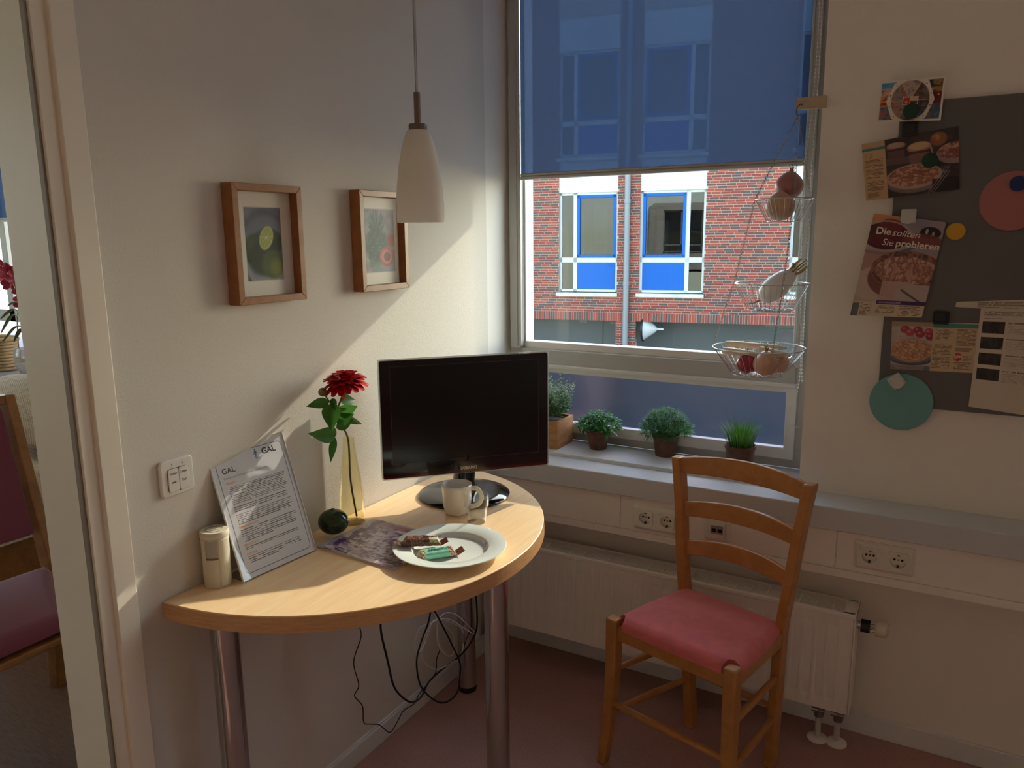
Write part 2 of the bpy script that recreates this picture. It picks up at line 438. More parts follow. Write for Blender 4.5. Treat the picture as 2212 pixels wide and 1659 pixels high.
# door lining
struct('trim_1', G().box(-0.001, -1.526, 0, 0.014, -1.478, DH + 0.05), M_door, bevel=0.003)
struct('trim_2', G().box(-WT - 0.012, -1.552, 0, 0.004, -1.526, DH).box(-WT - 0.012, -1.551, 0, -0.0, -1.5505, DH), M_door, bevel=0.004)
struct('trim_3', G().box(-0.020, -1.556, 0, -0.004, -1.5515, DH), mat('door_seal', (0.30, 0.26, 0.21), 0.6), bevel=0.002)
struct('trim_4', G().box(-WT - 0.012, DY0, DH, 0.014, -1.478, DH + 0.05), M_door, bevel=0.003)
struct('trim_5', G().box(-WT - 0.012, DY0, 0, 0.014, DY0 + 0.05, DH), M_door, bevel=0.003)

# ------------------------------------------------------------------ window with its sill
def rframe(g, x0, z0, x1, z1, wl, wr, wb, wt, y0, y1):
    """one closed rectangular frame ring in the wall plane, between depths y0 and y1"""
    o = [(x0, z0), (x1, z0), (x1, z1), (x0, z1)]; i = [(x0 + wl, z0 + wb), (x1 - wr, z0 + wb), (x1 - wr, z1 - wt), (x0 + wl, z1 - wt)]
    vs = [(x, y, z) for y in (y0, y1) for L in (o, i) for x, z in L]; fs = []
    for k in range(4):
        n = (k + 1) % 4
        fs += [(k, n, 4 + n, 4 + k), (8 + n, 8 + k, 12 + k, 12 + n), (n, k, 8 + k, 8 + n), (4 + k, 4 + n, 12 + n, 12 + k)]
    return g.add(vs, fs)
YF = 0.16
win = sempty('window_1', (0.5, YF, SZ))
gl_l = PY(1690, 962, YF + 0.02)[2]
obj('window_frame', rframe(G(), RX, 0.757, WX1, HZ, 0.056, 0.054, 0.028, 0.06, YF, YF + 0.07), M_frame, win, bevel=0.003)
obj('transom', G().box(0.0045, YF - 0.004, 1.03, 0.9895, YF + 0.066, 1.088), M_frame, win, bevel=0.003)
sash = obj('sash', rframe(G(), -0.002, 1.0865, 0.992, 2.52, 0.014, 0.020, 0.0265, 0.04, YF + 0.012, YF + 0.06), M_white, win, bevel=0.003)
M_pane = thin_glass('window_glass', (0.96, 0.98, 0.97), 0.02)
obj('pane', G().box(0.006, YF + 0.04, 1.105, 0.98, YF + 0.046, 2.49), M_pane, sash, smooth=0)
low = obj('lower_sash', rframe(G(), 0.0, 0.786, 0.997, 1.034, 0.03, 0.032, gl_l - 0.786, 0.029, YF - 0.012, YF + 0.02), M_white, win, bevel=0.003)
obj('drip_moulding', G().box(0.005, YF - 0.020, 1.022, 0.992, YF - 0.0125, 1.0335), M_white, win, bevel=0.002)
def ornament():
    m = bpy.data.materials.new('patterned_blue_glass'); m.use_nodes = True; nt = m.node_tree; nt.nodes.clear()
    o = nt.nodes.new('ShaderNodeOutputMaterial')
    tc = nt.nodes.new('ShaderNodeTexCoord'); n = nt.nodes.new('ShaderNodeTexNoise'); n.inputs['Scale'].default_value = 260; n.inputs['Detail'].default_value = 2
    nt.links.new(tc.outputs['Object'], n.inputs['Vector'])
    bp = nt.nodes.new('ShaderNodeBump'); bp.inputs['Strength'].default_value = 0.35; bp.inputs['Distance'].default_value = 0.002
    nt.links.new(n.outputs['Fac'], bp.inputs['Height'])
    r = nt.nodes.new('ShaderNodeBsdfRefraction'); r.inputs['IOR'].default_value = 1.12; r.inputs['Roughness'].default_value = 0.36; r.inputs['Color'].default_value = (0.42, 0.43, 0.58, 1)
    d = nt.nodes.new('ShaderNodeBsdfDiffuse'); d.inputs['Color'].default_value = (0.16, 0.17, 0.28, 1)
    gl = nt.nodes.new('ShaderNodeBsdfGlossy'); gl.inputs['Roughness'].default_value = 0.22
    for x in (r, gl): nt.links.new(bp.outputs[0], x.inputs['Normal'])
    m1 = nt.nodes.new('ShaderNodeMixShader'); m1.inputs[0].default_value = 0.14; nt.links.new(r.outputs[0], m1.inputs[1]); nt.links.new(d.outputs[0], m1.inputs[2])
    m2 = nt.nodes.new('ShaderNodeMixShader'); m2.inputs[0].default_value = 0.06; nt.links.new(m1.outputs[0], m2.inputs[1]); nt.links.new(gl.outputs[0], m2.inputs[2])
    nt.links.new(m2.outputs[0], o.inputs[0]); return m
M_orn = ornament()
obj('pane', G().quad((0.028, YF + 0.006, gl_l - 0.004), (0.968, YF + 0.006, gl_l - 0.004), (0.968, YF + 0.006, 1.008), (0.028, YF + 0.006, 1.008)), M_orn, low, smooth=0)
obj('window_sill', G().box(RX, -0.028, SZ - 0.01, WX1, YF, 0.757), M_sill, win, bevel=0.002)
obj('sill_board', G().prism([(0.0, SZ - 0.018), (0.0, SZ), (-0.135, SZ), (-0.135, 0.678), (-0.121, 0.678), (-0.121, SZ - 0.018)], 0.0, XR, frame((0, 0, 0), (0, 1, 0), (0, 0, 1))), M_sill, win, bevel=0.003)
M_alu = mat('aluminium_sill', (0.72, 0.72, 0.70), 0.30, metal=1.0)
obj('outer_sill', G().add([(RX, YF + 0.07, 0.77), (WX1, YF + 0.07, 0.77), (WX1, 0.42, 0.745), (RX, 0.42, 0.745),
                           (RX, YF + 0.07, 0.755), (WX1, YF + 0.07, 0.755), (WX1, 0.42, 0.73), (RX, 0.42, 0.73)],
                          [(0, 1, 2, 3), (7, 6, 5, 4), (3, 2, 6, 7), (0, 4, 5, 1), (0, 3, 7, 4), (1, 5, 6, 2)]), M_alu, win)

for _k, (_a, _b) in enumerate(ADDED_WINS):
    wx = sempty('window_%d' % (3 + _k), ((_a + _b) / 2, YF, SZ))  # added fill-light window, out of view
    obj('window_frame', G().box(_a, YF, .757, _a + .05, YF + .07, HZ).box(_b - .05, YF, .757, _b, YF + .07, HZ).box(_a, YF, 2.5, _b, YF + .07, HZ).box(_a, YF, 1.03, _b, YF + .07, 1.1).box(_a, YF, .757, _b, YF + .07, .8), M_frame, wx, bevel=.003)
    obj('pane', G().box(_a + .04, YF + .04, 1.09, _b - .04, YF + .046, 2.51), M_pane, wx, smooth=0)
    obj('pane', G().quad((_a + .04, YF + .02, .79), (_b - .04, YF + .02, .79), (_b - .04, YF + .02, 1.04), (_a + .04, YF + .02, 1.04)), M_orn, wx, smooth=0)
    obj('window_sill', G().box(_a, -.028, SZ - .01, _b, YF, .757), M_sill, wx, bevel=.002)

# ------------------------------------------------------------------ roller blind
def blind_mat():
    m = bpy.data.materials.new('navy_screen_fabric'); m.use_nodes = True; nt = m.node_tree; nt.nodes.clear()
    o = nt.nodes.new('ShaderNodeOutputMaterial')
    t = nt.nodes.new('ShaderNodeBsdfTransparent'); t.inputs[0].default_value = (0.58, 0.70, 0.95, 1)
    d = nt.nodes.new('ShaderNodeBsdfDiffuse'); d.inputs[0].default_value = (0.06, 0.085, 0.145, 1)
    tr = nt.nodes.new('ShaderNodeBsdfTranslucent'); tr.inputs[0].default_value = (0.075, 0.105, 0.17, 1)
    a = nt.nodes.new('ShaderNodeMixShader'); a.inputs[0].default_value = 0.5; nt.links.new(d.outputs[0], a.inputs[1]); nt.links.new(tr.outputs[0], a.inputs[2])
    tc = nt.nodes.new('ShaderNodeTexCoord'); n = nt.nodes.new('ShaderNodeTexNoise'); n.inputs['Scale'].default_value = 2.2
    nt.links.new(tc.outputs['Object'], n.inputs['Vector'])
    mr = nt.nodes.new('ShaderNodeMapRange'); mr.inputs['To Min'].default_value = 0.20; mr.inputs['To Max'].default_value = 0.26
    nt.links.new(n.outputs['Fac'], mr.inputs['Value'])
    b = nt.nodes.new('ShaderNodeMixShader'); nt.links.new(mr.outputs[0], b.inputs[0]); nt.links.new(a.outputs[0], b.inputs[1]); nt.links.new(t.outputs[0], b.inputs[2])
    nt.links.new(b.outputs[0], o.inputs[0]); return m
M_blind = blind_mat()
def blind(label, x0, x1, y, zb, chain):
    t = thing('roller_blind', label, 'blind', ((x0 + x1) / 2, y, zb))
    obj('blind_fabric', G().box(x0, y - 0.0004, zb + 0.018, x1, y, 2.52), M_blind, t, smooth=0)
    g = G().box(x0, y - 0.008, zb, x1, y + 0.008, zb + 0.012).box(x0, y - 0.006, zb + 0.012, x1, y + 0.006, zb + 0.022)
    obj('bottom_bar', g, mat('bar_grey', (0.42, 0.41, 0.38), 0.4), t, bevel=0.003)
    g = G().tube([(x0, y, 2.515), (x1, y, 2.515)], 0.026, 20)
    obj('roller_tube', g, M_frame, t)
    for s, xa, xb in ((-1, x0 - 0.048, x0 - 0.002), (1, x1 + 0.002, x1 + 0.03)):
        pts = rrect(xa, 1.088, xb, 2.55, 0.012, 4)
        gg = G().prism(pts, 0, 0.016, frame((0, y + 0.009, 0), (1, 0, 0), (0, 0, 1)))
        gg.box(xa + 0.030 if s < 0 else xa + 0.004, y - 0.011, 1.10, xa + 0.034 if s < 0 else xa + 0.008, y - 0.006, 2.54)
        obj('side_guide', gg, M_frame, t, bevel=0.002)
    if chain:
        for path in chain:
            gg = G(); gg.tube(path, 0.0006, 5)
            L = 0
            for a, b in zip(path[:-1], path[1:]):
                a = Vector(a); b = Vector(b); d = (b - a).length
                while L < d:
                    gg.sphere(a + (b - a) * (L / d), 0.0022, 8, 6); L += 0.0115
                L -= d
            obj('bead_chain', gg, mat('chain_bead', (0.75, 0.72, 0.66), 0.4), t)
    return t
ch1 = [PY(x, y, 0.07) for x, y in ((1774, -60), (1768, 60), (1762, 150), (1755, 230), (1746, 300), (1738, 360), (1733, 430), (1731, 560), (1730, 700), (1729, 790), (1722, 850), (1709, 878), (1703, 895), (1706, 910), (1718, 922), (1727, 924))]
ch2 = [PY(x, y, 0.075) for x, y in ((1780, -60), (1774, 60), (1769, 150), (1765, 210), (1758, 300), (1752, 380), (1748, 460), (1744, 560), (1737, 700), (1732, 790), (1733, 828))]
blind('navy translucent roller blind half lowered behind the hanging fruit baskets', 0.010, 0.978, 0.148, 1.700,
      [[tuple(p) for p in catmull(ch1, 4)], [tuple(p) for p in catmull(ch2, 4)]])

# ------------------------------------------------------------------ cable trunking and sockets under the sill
TY = -0.120
def xat(px, py, y): return PY(px, py, y)[0]
tr = thing('cable_trunking', 'white cable trunking running along the wall below the window sill', 'trunking', (1.0, -0.06, 0.54))
obj('trunking_body', G().box(0.0, TY + 0.004, 0.537, XR, -0.001, 0.677), M_plast, tr)
xs = [0.0, xat(1340, 1105, TY), xat(1806, 1185, TY), XR]
for a, b in zip(xs[:-1], xs[1:]):
    obj('cover_panel', G().box(a + 0.0008, TY, 0.5625, b - 0.0008, TY + 0.006, 0.6755), M_plast, tr, bevel=0.0012)
xs = [0.0, xat(1283, 1138, TY), XR]
for a, b in zip(xs[:-1], xs[1:]):
    obj('lower_lip', G().box(a + 0.0008, TY - 0.001, 0.537, b - 0.0008, TY + 0.006, 0.5608), M_plast, tr, bevel=0.0015)

M_sock = mat('socket_plastic', (0.80, 0.76, 0.66), 0.25)
M_dark = mat('socket_hole', (0.01, 0.01, 0.01), 0.7)
def socket_frame(t, w, h):
    outer = rrect(-w / 2, -h / 2, w / 2, h / 2, 0.008); inner = rrect(-w / 2 + 0.009, -h / 2 + 0.009, w / 2 - 0.009, h / 2 - 0.009, 0.005)
    n = len(outer)
    vs = [(x, y, 0) for x, y in outer] + [(x, y, 0.003) for x, y in outer] + [(x, y, 0.010) for x, y in inner]
    fs = [(i, (i + 1) % n, n + (i + 1) % n, n + i) for i in range(n)] + [(n + i, n + (i + 1) % n, 2 * n + (i + 1) % n, 2 * n + i) for i in range(n)]
    g = G().add(vs, fs); hx, hy = w / 2 - 0.009, h / 2 - 0.009; q = 0.0256
    cs_ = [-0.0355, 0.0355] if w > 0.1 else [0.0]
    g.box(-hx, q, 0.0085, hx, hy, 0.010).box(-hx, -hy, 0.0085, hx, -q, 0.010)
    xs_ = [-hx] + [v for c in cs_ for v in (c - q, c + q)] + [hx]
    for a, b in zip(xs_[::2], xs_[1::2]): g.box(a, -q, 0.0085, b, q, 0.010)
    return g
def schuko(M, parent, name='socket_insert'):
    g = G(); n = 48; c = []; k = []
    for i in range(n):
        a = 2 * math.pi * i / n; r_ = 0.0255 / (abs(math.cos(a)) ** 9 + abs(math.sin(a)) ** 9) ** (1 / 9); k.append((r_ * math.cos(a), r_ * math.sin(a)))
    for i in range(n):
        a = math.atan2(k[i][1], k[i][0]); c.append((0.0195 * math.cos(a), 0.0195 * math.sin(a)))
    vs = [(x, y, 0.0095) for x, y in k] + [(x, y, 0.0125) for x, y in k] + [(x, y, 0.0125) for x, y in c] + [(x * 0.97, y * 0.97, 0.0005) for x, y in c]
    fs = []
    for l in range(3): fs += [(l * n + i, l * n + (i + 1) % n, (l + 1) * n + (i + 1) % n, (l + 1) * n + i) for i in range(n)]
    fs.append(tuple(3 * n + i for i in range(n)))
    g.add(vs, fs); g.xf(M)
    s = obj(name, g, M_sock, parent, bevel=0)
    g = G()
    for x in (-0.0095, 0.0095): g.prism(circ(x, 0.001, 0.0032, n=14), 0.0006, 0.0012)
    g.xf(M); obj('contact_hole', g, M_dark, s)
    g = G().box(-0.003, -0.019, 0.0006, 0.003, -0.013, 0.009).box(-0.003, 0.014, 0.0006, 0.003, 0.019, 0.008).prism(circ(0, 0.001, 0.0022, n=10), 0.0006, 0.0015)
    g.xf(M); obj('earth_clip', g, mat('brass_dark', (0.10, 0.08, 0.05), 0.4, metal=0.6), s)
    return s
def double_socket(label, cx, cz):
    t = thing('double_socket', label, 'socket', (cx, TY, cz), 'double sockets on the cable trunking')
    M = frame((cx, TY, cz), (1, 0, 0), (0, 0, 1))
    obj('socket_plate', socket_frame(t, 0.152, 0.081).xf(M), M_sock, t)
    for s in (-0.0355, 0.0355): schuko(frame((cx + s, TY, cz), (1, 0, 0), (0, 0, 1)), t)
a = PY(1370, 1087, TY); double_socket('double power socket partly hidden behind the wooden chair back', a[0] + 0.076, a[2] - 0.0405)
a = PY(1849, 1166, TY); double_socket('double power socket on the bare trunking beyond the chair', a[0] + 0.074, a[2] - 0.0385)
a = (PY(1522, 1116, TY) + PY(1580, 1168, TY)) / 2
t = thing('network_socket', 'single network socket with two black ports seen through the chair back', 'socket', (a[0], TY, a[2]))
M = frame((a[0], TY, a[2]), (1, 0, 0), (0, 0, 1))
obj('socket_plate', socket_frame(t, 0.081, 0.081).xf(M), M_sock, t)
s = obj('socket_insert', G().prism(rrect(-0.025, -0.025, 0.025, 0.025, 0.004), 0.009, 0.0125).xf(M), M_sock, t, bevel=0.001)
s2 = obj('port_block', G().prism(rrect(-0.019, -0.013, 0.019, 0.013, 0.002), 0.0125, 0.0145).xf(M), mat('port_grey', (0.35, 0.33, 0.30), 0.4), t)
for x in (-0.009, 0.009): obj('network_port', G().box(x - 0.0065, -0.007, 0.0143, x + 0.0065, 0.004, 0.0149).xf(M), M_dark, s2)

# ------------------------------------------------------------------ radiator
RAx0, RAx1, RAy0, RAy1, RAz0, RAz1 = 0.075, PY(1850, 1335, -0.14)[0], -0.140, -0.042, 0.128, 0.432
M_rad = mat('radiator_enamel', (0.90, 0.85, 0.78), 0.3)
t = thing('radiator', 'white panel radiator mounted below the window sill', 'radiator', (0.65, -0.09, RAz0))
# front panel with pressed vertical ribs
nx = 400; N = 33
xs = np.linspace(RAx0 + 0.012, RAx1 - 0.012, nx); zs = [RAz0 + 0.002, RAz0 + 0.03, RAz0 + 0.05, RAz1 - 0.045, RAz1 - 0.028, RAz1 - 0.004]
def rib(x): 
    p = ((x - RAx0 - 0.02) / 0.0335) % 1.0
    return 0.006 * max(0.0, min(1.0, (0.36 - abs(p - 0.5)) / 0.13))
g = G(); vs = []
for k, z in enumerate(zs):
    for x in xs:
        edge = (RAx0 + 0.035 < x < RAx1 - 0.035)
        d = rib(x) if (k in (2, 3) and edge) else 0.0
        vs.append((x, RAy0 - 0.003 + d, z))
fs = [(k * nx + i, k * nx + i + 1, (k + 1) * nx + i + 1, (k + 1) * nx + i) for k in range(len(zs) - 1) for i in range(nx - 1)]
g.add(vs, fs)
obj('front_panel', g, M_rad, t, smooth=60)
g = G().box(RAx0 + 0.004, RAy0, RAz0, RAx1 - 0.004, RAy0 + 0.014, RAz1 - 0.004).box(RAx0 + 0.004, RAy1 - 0.014, RAz0, RAx1 - 0.004, RAy1, RAz1 - 0.004)
obj('panel_body', g, M_rad, t, bevel=0.003)
for x in (RAx0, RAx1 - 0.004):
    obj('side_cover', G().box(x, RAy0 - 0.004, RAz0 - 0.002, x + 0.004, RAy1 + 0.002, RAz1 + 0.012), M_rad, t, bevel=0.0015)
g = G().box(RAx0, RAy0 - 0.004, RAz1 - 0.004, RAx1, RAy0 + 0.010, RAz1 + 0.010).box(RAx0, RAy1 - 0.010, RAz1 - 0.004, RAx1, RAy1 + 0.002, RAz1 + 0.010)
g.box(RAx1 - 0.034, RAy0, RAz1 - 0.004, RAx1, RAy1, RAz1 + 0.010)
obj('radiator_shade_core', G().box(RAx0 + 0.006, RAy0 + 0.015, RAz0 + 0.02, RAx1 - 0.006, RAy1 - 0.015, RAz1 - 0.012), mat('radiator_shade_dark', (0.10, 0.09, 0.08), 0.7), t)  # dark block between the panels; shade behind the grille put into its colour
gf = obj('grille_frame', g, M_rad, t, bevel=0.002)
bm_ = mesh_of('grille_bar', G().box(RAx0 + 0.004, -0.001, 0, RAx1 - 0.034, 0.001, 0.007), M_rad, 0)
for i in range(7): inst('grille_bar', bm_, gf, (0, RAy0 + 0.0175 + i * 0.0105, RAz1 + 0.002))
cm_ = mesh_of('grille_crossbar', G().box(-0.0012, RAy0 + 0.008, 0, 0.0012, RAy1 - 0.008, 0.006), M_rad, 0)
for i in range(24): inst('grille_crossbar', cm_, gf, (RAx0 + 0.03 + i * 0.0465, 0, RAz1 + 0.0035))
for x in (0.25, 1.0): obj('mounting_bracket', G().box(x, RAy1, 0.16, x + 0.03, 0, 0.42), M_rad, t)
# thermostatic valve at the side, pipes to the floor
vx, vy, vz = RAx1, -0.09, PY(1868, 1352, -0.09)[2]
va = obj('valve', G().tube([(vx - 0.002, vy, vz), (vx + 0.012, vy, vz)], 0.012, 12), M_chrome, t)
obj('valve_collar', G().tube([(vx + 0.010, vy, vz), (vx + 0.034, vy, vz)], 0.0195, 8), M_black, va)
g = G()
for k in range(4):
    a = math.pi / 4 + k * math.pi / 2; g.tube([(vx + 0.034, vy + 0.011 * math.cos(a), vz + 0.011 * math.sin(a)), (vx + 0.05, vy + 0.011 * math.cos(a), vz + 0.011 * math.sin(a))], 0.003, 6)
obj('valve_prong', g, M_chrome, va)
obj('thermostat_knob', G().lathe([(0.0205, 0.0), (0.0225, 0.002), (0.0225, 0.026), (0.021, 0.03), (0.017, 0.032), (0.017, 0.035)], 28, (vx + 0.047, vy, vz), Matrix.Rotation(math.pi / 2, 4, 'Y')), mat('knob_cream', (0.74, 0.66, 0.50), 0.35), va)
for px, py in ((1765, 1594), (1806, 1605)):
    p = PZ(px, py, 0)
    pi = obj('pipe', G().tube([(p[0], p[1], 0.0), (p[0], p[1], RAz0 + 0.01)], 0.0085, 14), mat('pipe_white', (0.6, 0.58, 0.54), 0.4), t)
    obj('valve_body', G().tube([(p[0], p[1], 0.075), (p[0], p[1], 0.11)], 0.014, 8).tube([(p[0] - 0.02, p[1] - 0.005, 0.098), (p[0] + 0.016, p[1] - 0.005, 0.098)], 0.009, 10), mat('valve_nickel', (0.30, 0.27, 0.24), 0.35, metal=1.0), pi)
    obj('floor_rosette', G().lathe([(0.0295, 0.0), (0.0295, 0.004), (0.020, 0.010), (0.012, 0.012)], 28, (p[0], p[1], 0.0)), M_rad, pi)

# ------------------------------------------------------------------ the street side: brick building across, ground
FU = np.array([0.983, 0.182, 0.0]); FN = np.array([0.182, -0.983, 0.0]); FP = PD(1200, 600, 19.7)
def FA(px, py):                                # pixel -> (s, z) on the facade plane
    p = PP(px, py, FP, FN); return float(np.dot(p - FP, FU)), float(p[2])
def z5(x, y): return FA(1080 + x / 3.16, 340 + y / 3.16)       # crop coordinates used while measuring
def z6(x, y): return FA(1080 + x / 3.072, y / 3.072)
MF = frame(FP * np.array([1, 1, 0]), FU, (0, 0, 1), FN)        # local: x along facade, y up, z towards us
def fb(g, s0, z0, s1, z1, d0, d1): return g.box(s0, z0, d0, s1, z1, d1, MF)
GZ = -3.4
bld = thing('building', 'red brick building with blue and white windows across the street', 'building', tuple(FP * np.array([1, 1, 0]) + np.array([0, 0, GZ])))
CH, BL, JT = 0.0625, 0.222, 0.011
W1 = [z5(402, 500)[0], z5(803, 500)[0]]; W2 = [z5(955, 500)[0], z5(1402, 500)[0]]
zs1, zt1 = z5(600, 915)[1], z5(600, 243)[1]
zs2 = z5(1180, 930)[1]; zt2 = z5(1180, 218)[1]
ZS = (zs1 + zs2) / 2; ZT = (zt1 + zt2) / 2                     # sill and head of the windows
ZS_U = (z6(590, 1045)[1] + z6(1170, 1005)[1]) / 2              # sill of the floor above
FLOOR = ZS_U - ZS
ZSOL1 = (z5(500, 1045)[1] + z5(1500, 1080)[1]) / 2; ZSOL0 = ZSOL1 - 0.215
SL, SR, ZTOP = -5.0, 14.0, 7.4
P1 = [z5(790, 1150)[0], z5(925, 1150)[0]]                      # the brick pier that runs to the ground
W3 = z5(1998, 300)[0]
M_mortar = mat('mortar', (0.35, 0.295, 0.245), 0.9)
M_bwhite = mat('facade_white', (0.46, 0.475, 0.475), 0.6)
M_blue = mat('blue_panel', (0.004, 0.085, 0.36), 0.6, spec=0.2)
def brick_mat():
    m = bpy.data.materials.new('clinker_brick'); m.use_nodes = True; nt = m.node_tree; b = nt.nodes['Principled BSDF']
    gi = nt.nodes.new('ShaderNodeNewGeometry'); oi = nt.nodes.new('ShaderNodeObjectInfo'); ad = nt.nodes.new('ShaderNodeMath'); ad.operation = 'ADD'
    nt.links.new(gi.outputs['Random Per Island'], ad.inputs[0]); nt.links.new(oi.outputs['Random'], ad.inputs[1])
    fr = nt.nodes.new('ShaderNodeMath'); fr.operation = 'FRACT'; nt.links.new(ad.outputs[0], fr.inputs[0])
    cr = nt.nodes.new('ShaderNodeValToRGB'); e = cr.color_ramp.elements
    for pos, c in ((0.0, '#8e3a2f'), (0.3, '#9e493b'), (0.5, '#83352c'), (0.68, '#6a3733'), (0.82, '#574443'), (1.0, '#504648')):
        if pos in (0.0, 1.0): k = e[0] if pos == 0 else e[len(e) - 1]
        else: k = e.new(pos)
        k.position = pos; k.color = (*[q * m_ for q, m_ in zip(lin(c), (0.74, 0.68, 0.60))], 1)
    nt.links.new(fr.outputs[0], cr.inputs['Fac']); nt.links.new(cr.outputs[0], b.inputs['Base Color']); b.inputs['Roughness'].default_value = 0.8
    return m
M_brick = brick_mat()
g = G(); dep = -0.30
# backing wall with the window bays and garage openings left open
def solid(s0, z0, s1, z1): fb(g, s0, z0, s1, z1, dep, 0.0)
bays = [W1, W2, [W3, W3 + 2.1]]
cur = SL
for b0, b1 in bays + [[SR, SR]]:
    solid(cur, ZSOL0, b0, ZTOP); cur = b1
for b0, b1 in bays:
    solid(b0, ZSOL0, b1, ZS - 0.10); solid(b0, ZS_U + FLOOR - 0.1, b1, ZTOP)
solid(P1[0], GZ, P1[1], ZSOL0); solid(SR - 2.5, GZ, SR, ZSOL0); solid(SL, GZ, SL + 2.2, ZSOL0)
wall = obj('facade_wall', g, M_mortar, bld, smooth=0)
g = G(); fb(g, SL, GZ, SR, ZTOP, -6.0, -5.7); fb(g, SL, ZTOP, SR, ZTOP + 0.2, -6.0, 0.15); fb(g, SL, GZ, SL + 0.3, ZTOP, -6.0, dep); fb(g, SR - 0.3, GZ, SR, ZTOP, -6.0, dep)
obj('building_body', g, mat('render_grey', (0.30, 0.30, 0.30), 0.8), bld, smooth=0)
# bricks: real ones in front of the mortar
def in_bay(s0, s1, z):
    if z > ZS - 0.12:
        for b0, b1 in bays:
            if s1 > b0 + 0.005 and s0 < b1 - 0.005: return True
    return False
cells = []
VL, VR = z5(150, 600)[0] - 0.8, z5(2080, 600)[0] + 0.4
def runs(z):
    segs = []; cur = VL
    if z > ZS - 0.12:
        for b0, b1 in bays:
            if b0 > cur: segs.append((cur, min(b0, VR)))
            cur = b1
        if cur < VR: segs.append((cur, VR))
    else: segs = [(VL, VR)]
    return segs
nrow = 0; z = ZSOL1
while z < ZS_U + FLOOR + 0.6:
    for a, b in runs(z + CH / 2):
        s = a - (BL / 2 if nrow % 2 else 0) - 0.04 * ((nrow * 7) % 3)
        while s < b:
            s0, s1 = max(s, a), min(s + BL - JT, b)
            if s1 - s0 > 0.03: cells.append((s0, s1, z + JT / 2, z + CH - JT / 2))
            s += BL
    z += CH; nrow += 1
z = ZSOL0 - CH; nrow = 0
while z > GZ:                                   # the pier and the soldier course above the garages
    s = P1[0] - (BL / 2 if nrow % 2 else 0)
    while s < P1[1]:
        s0, s1 = max(s, P1[0]), min(s + BL - JT, P1[1])
        if s1 - s0 > 0.03: cells.append((s0, s1, z + JT / 2, z + CH - JT / 2))
        s += BL
    z -= CH; nrow += 1
s = VL
while s < VR:
    cells.append((s, s + 0.0515, ZSOL0, ZSOL1 - 0.004)); s += 0.0625
# the largest full stretchers in clear view become single bricks, the rest one joined part
zlo, zhi = z5(1600, 1060)[1], z5(1600, 130)[1]
full = [c for c in cells if abs(c[1] - c[0] - (BL - JT)) < 1e-4 and zlo < c[2] < zhi and c[0] > W2[1] and c[1] < W3]
rnd.shuffle(full); single = set(full[:290])
bme = mesh_of('brick', G().box(0, 0, -0.006, BL - JT, CH - JT, 0.006), M_brick, 0)
g = G()
for c in cells:
    if c in single:
        inst('brick', bme, wall, M=MF @ Matrix.Translation((c[0], c[2], 0.0 + rnd.uniform(-0.0015, 0.0015))))
    else:
        fb(g, c[0], c[2], c[1], c[3], -0.006, 0.006 + rnd.uniform(-0.0015, 0.0015))
obj('brickwork', g, M_brick, wall, smooth=0, kind='stuff')
M_bpane = thin_glass('far_window_glass', (0.36, 0.40, 0.39), 0.04)
M_room = mat('dim_room', (0.09, 0.10, 0.10), 0.8)
def bwin(w, left_wide, up, parent):
    z0 = ZS + up * FLOOR; z1 = ZT + up * FLOOR; a, b = w; W = b - a; d0, d1 = -0.16, -0.10
    fr = 0.045 * 1.3; nar = W * 0.27
    sp = b - nar if left_wide else a + nar                     # mullion
    zr = z0 + (z1 - z0) * 0.325                                # rail
    g = G()
    fb(g, a, z0, a + fr, z1, d0, d1); fb(g, b - fr, z0, b, z1, d0, d1); fb(g, a, z0, b, z0 + fr, d0, d1); fb(g, a, z1 - fr, b, z1, d0, d1)
    fb(g, sp - 0.05, z0, sp + 0.05, z1, d0, d1); fb(g, a, zr - 0.06, b, zr + 0.06, d0, d1)
    o = obj('window', g, M_bwhite, parent, smooth=0)
    wa, wb = (a + fr, sp - 0.05) if left_wide else (sp + 0.05, b - fr)
    na, nb = (sp + 0.05, b - fr) if left_wide else (a + fr, sp - 0.05)
    g = G(); t = 0.07
    fb(g, wa, zr + 0.06, wa + t, z1 - fr, d0, d1 + 0.03); fb(g, wb - t, zr + 0.06, wb, z1 - fr, d0, d1 + 0.03)
    fb(g, wa, zr + 0.06, wb, zr + 0.06 + t, d0, d1 + 0.03); fb(g, wa, z1 - fr - t, wb, z1 - fr, d0, d1 + 0.03)
    obj('blue_sash', g, M_blue, o, smooth=0)
    for s0, s1, q0, q1 in ((wa + t, wb - t, zr + 0.06 + t, z1 - fr - t), (na, nb, zr + 0.06, z1 - fr), (na, nb, z0 + fr, zr - 0.06)):
        g = G(); fb(g, s0, q0, s1, q1, d0 + 0.02, d0 + 0.03); obj('pane', g, M_bpane, o, smooth=0)
    g = G(); fb(g, wa, z0 + fr, wb, zr - 0.06, d0 + 0.02, d1 - 0.01); obj('blue_panel', g, M_blue, o, smooth=0)
    g = G(); fb(g, a - 0.06, z0 - 0.10, b + 0.02, z0 - 0.02, d0, 0.07); obj('window_ledge', g, mat('ledge_concrete', (0.5, 0.5, 0.46), 0.8, var=0.25, vscale=3), o, smooth=0)
    g = G(); fb(g, a, z0, b, z0 + 0.01, -2.6, d0); fb(g, a, z0, b, z1 + 0.4, -2.7, -2.6); fb(g, a - 0.05, z0, a, z1, -2.6, d0); fb(g, b, z0, b + 0.05, z1, -2.6, d0); fb(g, a, z1, b, z1 + 0.05, -2.6, d0)
    obj('room_behind', g, M_room, o, smooth=0)
    # white spandrel panel over the window, up to the next ledge
    g = G(); fb(g, a, z1, b, z0 + FLOOR - 0.10, -0.16, -0.03); obj('white_panel', g, M_bwhite, o, smooth=0)
    return o
